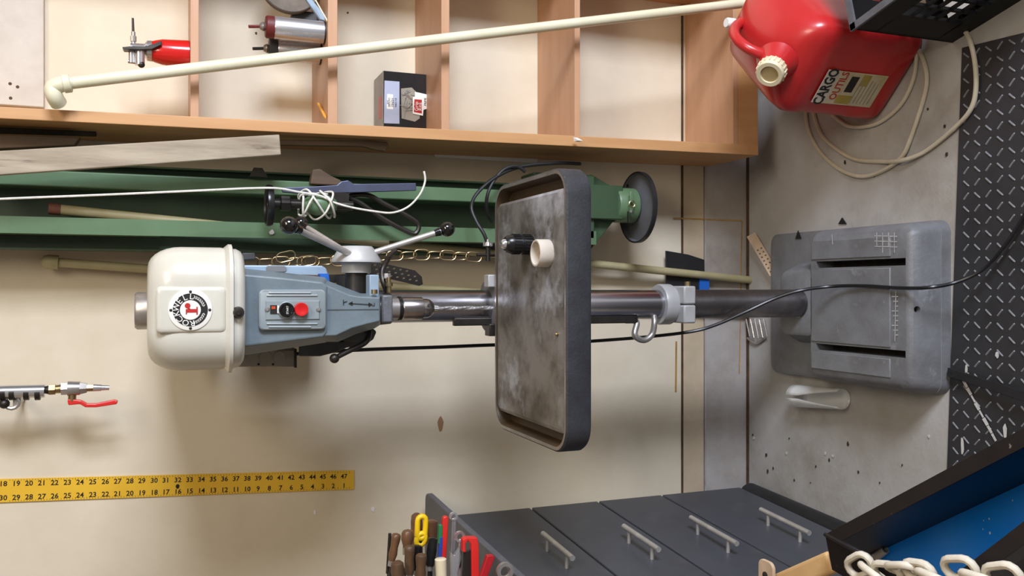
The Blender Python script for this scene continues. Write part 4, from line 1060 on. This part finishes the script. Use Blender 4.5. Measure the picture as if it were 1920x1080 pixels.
tag(ps, 'pale perforated strip lying against the wall corner by the column', 'strip')
hm = MB()
for k in range(7):
    for s_ in (-.006, .006):
        c = A + d * (L_ * (.38 + .09 * k)) + sd * s_
        hm.lathe(c - nn * .006, nn, [(0, .0028), (.012, .0028)], 8)
cut(ps, hm)
zw = .012
sp_pts = []
for k in range(5):
    xA = 1399 + k * 8.2
    top, bot = F(xA, 598, zw), F(xA + 7, 634 - abs(k - 2) * 1.5, zw)
    sp_pts += [top, (top + bot) / 2, bot] if k % 2 == 0 else [bot, (top + bot) / 2, top]
sg_ = thing('wire_grill', sp_pts[7] - Z1 * zw, 'shiny bent wire grill lying on the floor behind the column', 'wire grill')
MB().tube(sp_pts, .0024, 7, 2, smooth=False).build('bent_wire', 'chrome', sg_)
MB().tube([F(1402, 634, .006), F(1418, 644, .005), F(1434, 634, .006)], .004, 7).build('wire_holder', 'nickel', sg_)
# translucent plastic scoop
tA, tB = F(1492, 742, .03), F(1585, 748, .018)
ax = (tB - tA).normalized(); rings = []; u_ = V((0, 0, 1)); w_ = ax.cross(u_).normalized()
for k in range(9):
    t = k / 8; c = tA + (tB - tA) * t
    r = .032 * (1 - .15 * t); op = .3 + 1.9 * max(0, t - .25)
    rings.append([V((c.x, c.y, 0)) + Z1 * (r + .001) + (w_ * math.cos(a) + u_ * math.sin(a)) * r for a in [math.radians(-90) + op / 2 - math.pi / 2 * 0 + (2 * math.pi - op) * q / 20 + math.pi for q in range(21)]])
sc_m = MB(); nn_ = 21
vs = [p for r in rings for p in r]; fs = []
for k in range(8):
    for i in range(20): fs.append((k * nn_ + i, k * nn_ + i + 1, (k + 1) * nn_ + i + 1, (k + 1) * nn_ + i))
sco = sc_m.add(vs, fs).build('plastic_scoop', 'clear_plastic', smooth=60)
md = sco.modifiers.new('thickness', 'SOLIDIFY'); md.thickness = .0012
tag(sco, 'curled clear plastic cup fragment on the floor beside the machine base', 'plastic cup')
# black plate against the wall, with a blue scrap
bp_ = tag(MB().prism(at_poly([(1249, 470), (1290, 477), (1321, 487), (1321, 548), (1250, 548)], DW - .03), (0, .006, 0)).build('black_plate', 'black_rubber', smooth=0, bevel=.001), 'black rubber sheet leaning on the wall beside the column', 'sheet')
tag(MB().prism(at_poly([(1312, 522), (1330, 522), (1330, 552), (1312, 552)], DW - .034), (0, .004, 0)).build('blue_tape_scrap', 'blue_tape', smooth=0), 'small blue tape scrap below the black rubber sheet', 'scrap')

# ================================================================== drawer cabinet
E0 = V((W(1000, 951, 2.2).x, 2.2, 0)); cd = V((-.07, -1, 0)).normalized(); cn = V((1, -.07, 0)).normalized()
CL, CDp = .80, .42
CB = thing('drawer_cabinet', E0 + cd * (CL / 2) - cn * (CDp / 2), 'charcoal steel drawer cabinet with four bar-handled drawers', 'cabinet')
def cab_box(mb, a0, a1, z0, z1, n0, n1):                    # a along the front, n out of the front
    return mb.box(E0 + cd * ((a0 + a1) / 2) + cn * ((n0 + n1) / 2) + Z1 * ((z0 + z1) / 2), (a1 - a0, n1 - n0, z1 - z0), (cd, cn, Z1))
ctz = 1.035
cab_box(MB(), .004, CL, .05, ctz, -CDp, -.02).build('carcass', 'cabinet_paint', CB, smooth=0, bevel=.003)
zs = [ctz - .012] + [zc(p, 2.2) for p in (995, 1121, 1240, 1388)]
hpts = [((1012, 1001), (1080, 1046)), ((1165, 987), (1240, 1030)), ((1299, 970), (1378, 1020)), ((1429, 955), (1515, 1000))]
for k in range(4):
    dz = cab_box(MB(), 0.0, CL - .01, zs[k + 1] + .003, zs[k] - .003, -.022, 0).build('drawer', 'cabinet_paint', CB, smooth=0, bevel=.003)
    A = onplane(hpts[k][0][0], hpts[k][0][1], E0 + cn * .032, cn); B = onplane(hpts[k][1][0], hpts[k][1][1], E0 + cn * .032, cn)
    zm = (A.z + B.z) / 2; A.z = zm; B.z = zm; d = (B - A).normalized(); L_ = (B - A).length
    hb = MB().cyl(A, B, .0065, n=14)
    for t in (.17, .83):
        hb.cyl(A + d * (L_ * t), A + d * (L_ * t) - cn * .034, .0050, n=10)
    hb.build('bar_handle', 'handle_steel', dz)
# top plate with rounded corner
TP = 1.05
ff = F(797, 922, TP)
ew = V((-.03, -1, 0)).normalized(); lw = V((-1, .03, 0))
Rr = .022
cpts = []
for i in range(7):
    a = math.radians(90 * i / 6)
    cpts.append(ff + ew * Rr + lw * Rr + (-ew) * (Rr * math.sin(a)) * 1 + (-lw) * (Rr * math.cos(a)))
poly = [ff + ew * .82 + lw * 0.0] + cpts + [ff + lw * .50, ff + lw * .50 + ew * .82]
MB().prism([p - Z1 * .016 for p in poly], (0, 0, .016)).build('top_plate', 'cabinet_trim', CB, smooth=0, bevel=.003)
A, B = F(1403, 925, .035), F(1600, 1012, .035)
d = (B - A).normalized()
kr = MB().lathe(A, B - A, [(-.012, .012), (-.004, .028), (.008, .034), ((B - A).length, .034)], 20).build('floor_bolster', 'black_rubber')
tag(kr, 'black foam roll lying on the floor along the cabinet foot', 'foam roll')

# ================================================================== hand tools on the cabinet top
def tool(name, label, cat): 
    return lambda base: thing(name, base, label, cat, 'hand tools in the rack on the cabinet')
TD = 1.72
def handle_tool(name, label, tip, tail, r, m, D=TD, prof=None, cat='chisel', ferrule=True, shade=None):
    A, B = W(tip[0], tip[1], D), W(tail[0], tail[1], D); d = (B - A).normalized(); L_ = (B - A).length
    t = thing(name, B, label, cat)
    prof = prof or [(0, .35), (.02, .75), (.07, .98), (.2, 1.0), (.5, .82), (.75, .95), (.95, .7), (1.0, .65)]
    MB().lathe(A, d, [(p * L_, r * q) for p, q in prof], 16).build('handle', m, t)
    if ferrule: MB().lathe(B - d * .004, d, [(0, r * .68), (.014, r * .62)], 14).build('ferrule', 'nickel', t)
    blade_end = V((-.66, B.y, B.z + d.z * .06))
    MB().cyl(B, blade_end if blade_end.x < B.x else B + d * .02, r * .35, n=8).build('blade', 'dark_steel', t)
    return t
handle_tool('file_tool', 'thin dark file, uppermost of the tools in the rack', (731, 1000), (727, 1075), .004, 'dark_steel', 1.74, [(0, .8), (1, 1)], 'file', False)
handle_tool('wood_chisel', 'slim brown wooden handle next to the dark file', (744, 1000), (734, 1052), .0095, 'wood_handle', 1.73, cat='chisel')
handle_tool('screwdriver', 'bulbous brown wooden handle left of the yellow pliers', (765, 993), (763, 1030), .0125, 'wood_handle', 1.71, [(0, .3), (.05, .75), (.2, 1), (.5, 1), (.8, .7), (1, .6)], 'screwdriver')
handle_tool('wood_rasp', 'tall reddish brown handle highest behind the yellow pliers', (781, 962), (782, 1040), .0125, 'wood_handle', 1.80, [(0, .4), (.05, .85), (.2, 1), (.6, 1), (1, .7)], 'rasp')
handle_tool('mallet_tool', 'rounded wooden mallet handle between yellow pliers and red handle', (810, 975), (808, 1030), .0125, 'wood_handle', 1.79, [(0, .6), (.04, .95), (.3, 1), (.7, .9), (1, .7)], 'mallet')
handle_tool('wood_chisel', 'dark tapered wooden handle in front of the bulbous screwdriver', (768, 1022), (768, 1078), .0105, 'wood_handle_dark', 1.68, cat='chisel')
handle_tool('wood_chisel', 'olive brown wooden handle at the bottom edge below the yellow pliers', (790, 1038), (788, 1090), .0110, 'wood_handle_dark', 1.65, cat='chisel')
handle_tool('wood_chisel', 'dark wooden handle at the lower left of the tool bundle', (745, 1052), (746, 1095), .0135, 'wood_handle_dark', 1.66, [(0, .5), (.1, .9), (.4, 1), (1, .8)], cat='chisel')
handle_tool('putty_knife', 'pale beige flat handle at the bottom edge of the bundle', (826, 1047), (828, 1095), .0115, 'cap_ivory', 1.64, [(0, .8), (.03, 1), (1, .9)], 'putty knife')
handle_tool('screwdriver', 'black handled screwdriver with steel cap below the round mallet handle', (812, 1008), (806, 1060), .0105, 'black_plastic', 1.69, [(0, .5), (.04, .9), (.5, 1), (1, .8)], 'screwdriver')
handle_tool('screwdriver', 'black handled screwdriver just below the yellow pliers', (782, 1022), (781, 1068), .0100, 'black_plastic', 1.70, [(0, .5), (.04, .9), (.5, 1), (1, .8)], 'screwdriver')
# yellow pliers handles
for (p0, p1, lab_) in (((791, 968), (789, 1010), 'upper yellow looped handle in the tool bundle'), ((791, 1000), (787, 1022), 'lower short yellow handle in the tool bundle')):
    A, B = W(p0[0], p0[1], 1.75), W(p1[0], p1[1], 1.75); t = thing('snips', B, lab_, 'snips')
    mid = (A + B) / 2
    MB().tube(link_path(mid, (A - B).length, .017, (A - B), Z1), .0056, 10, closed=True, smooth=False).build('loop_handle', 'yellow_plastic', t)
    MB().cyl(B, V((-.66, B.y, B.z)), .004, n=8).build('blade', 'dark_steel', t)
# red / green / blue stripe tool
A, B = W(833, 969, 1.74), W(828, 1055, 1.74); t = thing('cable_cutter', B, 'red plastic handle with green and blue side stripe', 'cutter')
MB().prism(rplate((A + B) / 2 + Z1 * -.004, (A - B), Z1, (A - B).length, .012, .005), (0, .012, 0)).build('red_grip', 'tool_red', t, bevel=.002)
MB().prism(rplate((A * .62 + B * .38) + Z1 * .006 + V((0, -.001, 0)), (A - B), Z1, (A - B).length * .42, .008, .003), (0, .010, 0)).build('green_grip', 'tool_green', t, bevel=.001)
MB().prism(rplate((A * .34 + B * .66) + Z1 * .004 + V((0, -.0012, 0)), (A - B), Z1, (A - B).length * .46, .007, .003), (0, .010, 0)).build('blue_grip', 'tool_blue', t, bevel=.001)
MB().cyl(B, V((-.66, B.y + .006, B.z)), .004, n=8).build('shank', 'dark_steel', t)
# wrenches
def wrench(tip, tail, D, r, label):
    A, B = W(tip[0], tip[1], D), W(tail[0], tail[1], D); d = (B - A).normalized(); t = thing('wrench', B, label, 'wrench')
    MB().lathe(A + V((0, -.004, 0)), Y1, [(0, r * .62), (0, r), (.008, r), (.008, r * .62), (0, r * .62)], 20, False).build('ring_end', 'chrome', t)
    e = V((-.66, B.y, B.z))
    MB().box((A + d * r * .9 + e) / 2, ((e - A).length, .0045, .008), (d, Y1, d.cross(Y1))).build('shank', 'chrome', t, bevel=.001)
wrench((850, 968), (848, 1040), 1.76, .0085, 'slim chrome ring wrench beside the red striped handle')
wrench((862, 1006), (858, 1070), 1.70, .0110, 'thick chrome ring wrench behind the red looped handle')
# adjustable plier head, chrome
A, B = W(852, 1035, 1.68), W(855, 1095, 1.68); t = thing('pliers', B, 'chrome plier jaws at the bottom edge beside the red looped handle', 'pliers')
MB().prism(at_poly([(845, 1035), (852, 1042), (862, 1028), (866, 1045), (858, 1075), (860, 1100), (848, 1100), (846, 1060)], 1.68), (0, .010, 0)).build('jaws', 'chrome', t, smooth=0, bevel=.001)
MB().cyl(W(853, 1098, 1.685), V((-.66, 1.685, W(853, 1098, 1.685).z)), .005, n=8).build('grip', 'tool_green', t)
# red looped grip handle
t = thing('clamp_handle', W(885, 1085, 1.66), 'large bright red looped plastic handle among the tools', 'clamp')
MB().prism(at_poly([(868, 1012), (874, 1008), (895, 1008), (898, 1020), (899, 1100), (885, 1100), (884, 1022), (878, 1014), (873, 1020), (874, 1036), (868, 1036)], 1.66), (0, .016, 0)).build('loop_handle', 'tool_red', t, smooth=0, bevel=.002)
MB().prism(at_poly([(870, 1036), (884, 1030), (884, 1080), (868, 1085)], 1.665), (0, .008, 0)).build('jaw', 'dark_steel', t, smooth=0, bevel=.001)
t = thing('wrecking_bar', W(905, 1080, 1.62), 'dark red flat handle lowest to the right of the tools', 'pry bar')
MB().prism(at_poly([(914, 1042), (926, 1041), (928, 1046), (908, 1100), (894, 1100)], 1.62), (0, .012, 0)).build('flat_handle', 'tool_dark_red', t, smooth=0, bevel=.002)
t = thing('ring_spanner', W(950, 1080, 1.58), 'dark steel ring end beside the cabinet edge at the bottom', 'spanner')
MB().lathe(W(948, 1072, 1.58), Y1, [(0, .010), (0, .017), (.008, .017), (.008, .010), (0, .010)], 22, False).build('ring_end', 'nickel', t)
MB().cyl(W(946, 1085, 1.584), W(944, 1150, 1.584), .005, n=8).build('shank', 'dark_steel', t)
# rack that carries the tools
rk0 = thing('tool_rack', V((-.70, 1.72, TP)), 'dark steel rack on the cabinet top holding the hand tools', 'tool rack')
MB().bx(-.78, -.655, 1.55, 1.86, TP, TP + .012).build('rack_floor', 'dark_steel', rk0, smooth=0)
MB().bx(-.668, -.655, 1.55, 1.86, TP, 1.33).build('rack_face', 'dark_steel', rk0, smooth=0, bevel=.002)
MB().bx(-.78, -.77, 1.55, 1.86, TP, 1.33).build('rack_back', 'dark_steel', rk0, smooth=0, bevel=.002)

# ================================================================== yellow ruler on the wall
RD = DW - .004
ra, rb, rc, rd_ = W(-60, 900, RD), W(-60, 944.5, RD), W(664, 917.5, RD), W(664, 882, RD)
RU = MB().prism([ra, rb, rc, rd_], (0, .003, 0)).build('yardstick', 'ruler_yellow', smooth=0)
tag(RU, 'yellow measuring stick with black numbers fixed on the wall', 'ruler')
tdir = (rc - rb).normalized(); updir = V((1, 0, 0)); updir = (updir - tdir * updir.dot(tdir)).normalized()
top_px = [645, 625, 605.5, 586, 566, 546, 526, 505, 484, 463.5, 442.5, 421, 399.5, 377.5, 355.5, 333.5, 311, 289, 266, 243.5, 220.5, 197.5, 174, 150, 126.5, 102.5, 78.5, 54.5, 30.5, 6]
nm = MB()
for k, px in enumerate(top_px):
    f_ = px / 663.0
    yt = 898.5 - 14.5 * f_ + 9; yb = 942 - 24 * f_ - 8
    s_ = .0165
    nm.text(str(47 - k), s_, W(px, yt, RD), tdir, updir, .0004, bold=.02)
    nm.text(str(k + 1), s_, W(px, yb, RD), tdir, updir, .0004, bold=.02)
nm.text('●', .012, W(333, 912, RD), tdir, updir, .0004)
nm.prism(rplate(W(333, 912, RD - .0006), tdir, updir, .007, .011, .003, 3), (0, -.0002, 0))
nm.build('numerals', 'ink_black', RU, smooth=0)
tk = MB()
for k in range(120):
    px = 655 - k * 5.35
    f_ = px / 663.0; yt = 898.5 - 16 * f_ + 1.0; yb = 942 - 24.5 * f_ - 1.0
    L_ = 3.6 if k % 4 == 0 else 2.2
    for y0, y1 in ((yt, yt + L_), (yb - L_, yb)):
        P, Q = W(px, y0, RD - .0005), W(px, y1, RD - .0005)
        n_ = V((0, 0, .0004)); tk.add([P - n_, P + n_, Q + n_, Q - n_], [(0, 1, 2, 3)])
tk.build('ticks', 'ink_black', RU, smooth=0)['kind'] = 'stuff'

# ================================================================== air fitting with red valve lever
AD = 2.19
def a3(px, py, D=AD): return W(px, py, D)
AG = thing('air_blow_fitting', a3(205, 727), 'chrome air hose fitting with brass valve and red lever hanging on the wall', 'air fitting')
axd = (a3(200, 727) - a3(20, 733)).normalized()
def lat(p0, p1, r0, r1, m, name, n=18, smooth=40):
    A, B = a3(*p0), a3(*p1)
    return MB().lathe(A, B - A, [(0, r0), ((B - A).length, r1)], n).build(name, m, AG, smooth=smooth)
body = lat((-70, 737), (84, 733), .0145, .0145, 'chrome', 'swivel_body', 24)
for px in (6, 23, 50, 71):
    lat((px - 5, 737.5), (px + 5, 737.2), .0152, .0152, 'dark_steel', 'grip_groove')
lat((84, 731), (92, 731), .008, .010, 'dark_steel', 'adapter')
lat((92, 730.5), (104, 730), .0125, .0125, 'brass', 'adapter_hex', 6, 0)
lat((104, 730), (116, 729), .009, .010, 'brass', 'adapter_thread')
lat((115, 729), (128, 728.5), .0150, .0150, 'chrome', 'valve_hex', 6, 0)
lat((127, 728.5), (150, 728), .0165, .0150, 'nickel', 'valve_body', 20)
lat((150, 728), (163, 727.5), .0150, .0115, 'nickel', 'valve_end', 6, 0)
lat((162, 727.5), (176, 727), .0085, .0085, 'brass', 'nipple_hex', 6, 0)
lat((175, 727), (190, 727), .0085, .0075, 'chrome', 'nipple')
lat((190, 727), (205, 727), .0065, .0055, 'chrome', 'nipple_tip')
MB().cyl(a3(136, 735), a3(135, 752), .0085, n=14).build('valve_stem', 'brass', AG)
MB().prism([p for p in at_poly([(126, 751), (130, 748), (152, 751), (163, 757), (180, 757), (214, 750), (221, 752), (219, 758), (180, 764), (160, 764), (150, 758), (128, 760)], AD - .008)], (0, .016, 0)).build('valve_lever', 'tool_red', AG, smooth=0, bevel=.002)
MB().tube(link_path(a3(22, 754), .028, .028, X1, Z1), .0045, 8, closed=True, smooth=False).build('hanger_ring', 'nickel', AG)
MB().sphere(a3(8, 757), .011, n=14, k=8).build('hanger_ball', 'dark_steel', AG)
MB().tube([a3(-70, 737), a3(-160, 740), a3(-320, 742)], .009, 10).build('hose', 'black_rubber', AG)
MB().bx(a3(22, 754).x - .01, a3(22, 754).x + .01, AD, DW, zc(28, AD) - .004, zc(28, AD) + .004).build('wall_peg', 'nickel', AG, bevel=.001)

# ================================================================== blue tray in the foreground
TRZ = .75
T0, T1, T2 = F(1547, 1002, TRZ), F(1920, 802, TRZ), F(1690, 1081, TRZ)
N0, N1 = F(1838, 1080, TRZ), F(1920, 1019, TRZ)
u1 = (T1 - T0).normalized(); u2 = (T2 - T0).normalized(); un = (N1 - N0).normalized()
def isect(P, d, Q, e):
    cr_ = d.x * e.y - d.y * e.x; w = Q - P
    return P + d * ((w.x * e.y - w.y * e.x) / cr_)
C0 = T0; C3 = isect(T0, u2, N0, un); C1 = T0 + u1 * .62; C2 = C3 + un * .50
TRY = thing('steel_tray', V((C1 + C3) / 2) - Z1 * .75, 'blue steel tray with worn black edges in the foreground', 'tray cart')
def inset(poly, k):
    n = len(poly); out = []
    for i in range(n):
        a, b, c = poly[i - 1], poly[i], poly[(i + 1) % n]
        d1 = (b - a).normalized(); d2 = (c - b).normalized()
        n1 = V((-d1.y, d1.x, 0)); n2 = V((-d2.y, d2.x, 0))
        cenp = sum(poly, V((0, 0, 0))) / n
        if n1.dot(cenp - a) < 0: n1 = -n1
        if n2.dot(cenp - b) < 0: n2 = -n2
        out.append(isect(a + n1 * k, d1, b + n2 * k, d2))
    return out
def inset_each(poly, ks):
    n = len(poly); cenp = sum(poly, V((0, 0, 0))) / n; lines = []
    for i in range(n):
        a, b = poly[i], poly[(i + 1) % n]; d1 = (b - a).normalized(); n1 = V((-d1.y, d1.x, 0))
        if n1.dot(cenp - a) < 0: n1 = -n1
        lines.append((a + n1 * ks[i], d1))
    return [isect(lines[i - 1][0], lines[i - 1][1], lines[i][0], lines[i][1]) for i in range(n)]
outer = [V(p) for p in (C0, C1, C2, C3)]; inner = inset_each(outer, (.019, .019, .019, .004)); floor_in = inset_each(outer, (.018, .018, .018, .006))
DEP = .168
sl = u1 * .145                                               # the tray end slopes outward below its crossbar
for i, nm_ in enumerate(('tray_side', 'tray_end', 'tray_side')):
    j = (i + 1) % 4
    quad = [outer[i], outer[j], inner[j], inner[i]]
    low = [p - Z1 * (DEP + .012) for p in quad]
    if i == 0: low[0] = low[0] - sl; low[3] = low[3] - sl
    if i == 2: low[1] = low[1] - sl; low[2] = low[2] - sl
    sd_ = MB().loft([low, [p - Z1 * .004 for p in quad]]).build(nm_, 'worn_black' if i == 3 else 'blue_shaded', TRY, smooth=0)
    MB().loft([[p - Z1 * .004 for p in quad], quad]).build('rim_edge', 'worn_black', sd_, smooth=0)
lean = F(1560, 1068, TRZ - .016) - C0
qd = [C0, C3, C3 + lean, C0 + lean]
cbar = MB().loft([[p - Z1 * .006 for p in qd], qd]).build('end_plate', 'worn_black', TRY, smooth=0)
MB().tube([C0, C0.lerp(C3, .5), C3], .0035, 6, smooth=False).build('rim_edge', 'worn_black', cbar)
fl4 = [floor_in[0] - sl * 1.1, floor_in[1], floor_in[2], floor_in[3] - sl * 1.1]
MB().prism([p - Z1 * DEP for p in fl4], (0, 0, .004)).build('tray_floor', 'blue_paint', TRY, smooth=0)
spk = MB()
for k in range(34):
    a, b = random.uniform(.1, .8), random.uniform(.15, .85)
    p = floor_in[0].lerp(floor_in[1], a).lerp(floor_in[3].lerp(floor_in[2], a), b) - Z1 * (DEP - .0042)
    r = random.uniform(.0006, .0022); spk.prism([p + V((r * 1.6 * math.cos(t), r * math.sin(t), 0)) for t in (0, 1, 2, 3, 4, 5)], (0, 0, .0003))
spk.build('paint_speckle', 'ink_white', TRY, smooth=0)['kind'] = 'stuff'
for p in inset(outer, .012):
    MB().cyl(V((p.x, p.y, 0)), p - Z1 * (DEP + .01), .012, n=10).build('leg', 'worn_black', TRY)
A = F(1640, 1046, TRZ - DEP + .012); B = F(1660, 1030, TRZ - DEP + .012); d = (B - A).normalized()
tag(MB().lathe(A - d * .06, d, [(0, .007), ((B - A).length + .06, .007), ((B - A).length + .060, .005), (.05, .005)], 18, False).build('pipe_stub', 'hub_silver'), 'short pale pipe stub in the corner of the blue tray', 'pipe')
# chain across the tray end
ch2 = thing('tray_chain', F(1700, 1075, TRZ + .01), 'cream painted chain of thick links across the blue tray', 'chain')
cpx = [((1612, 1060), (.9, -.5)), ((1640, 1076), (.8, .6)), ((1664, 1074), (1, .1)), ((1694, 1066), (1, .0)), ((1724, 1072), (1, .15)), ((1752, 1084), (1, .4)), ((1800, 1066), (1, .0)), ((1838, 1086), (1, .3)), ((1880, 1080), (1, -.1))]
for k, ((px, py), dd) in enumerate(cpx):
    c = F(px, py, TRZ + .018)
    e = (F(px + dd[0] * 20, py + dd[1] * 20, TRZ + .018) - c).normalized()
    side = Z1.cross(e); tilt = .35 if k % 2 == 0 else 1.1
    dw = side * math.cos(tilt) + Z1 * math.sin(tilt)
    MB().tube(link_path(c, .046, .026, e, dw), .0052, 9, closed=True, smooth=False).build('link', 'cream_chain', ch2)
A, B = F(1470, 1092, .70), F(1565, 1052, .70)
d = (B - A).normalized(); sd = Z1.cross(d)
wh = tag(MB().box((A - d * .25 + B) / 2, ((B - A).length + .25, .034, .022), (d, sd, Z1)).build('wooden_handle', 'wood_pale', smooth=0, bevel=.006, bseg=3), 'pale wooden shaft running under the blue tray corner', 'wooden shaft')
c = F(1437, 1078, .72)
lt2 = thing('leather_tab', c, 'small tan tab with a rivet at the bottom edge', 'tab')
MB().prism(rplate(c - Z1 * .004, X1, Y1, .05, .04, .012), (0, 0, .006)).build('tab', 'perforated_pale', lt2, bevel=.001)
MB().lathe(c + Z1 * .002, Z1, [(0, .006), (.002, .006), (.004, .003)], 14).build('rivet', 'dark_steel', lt2)
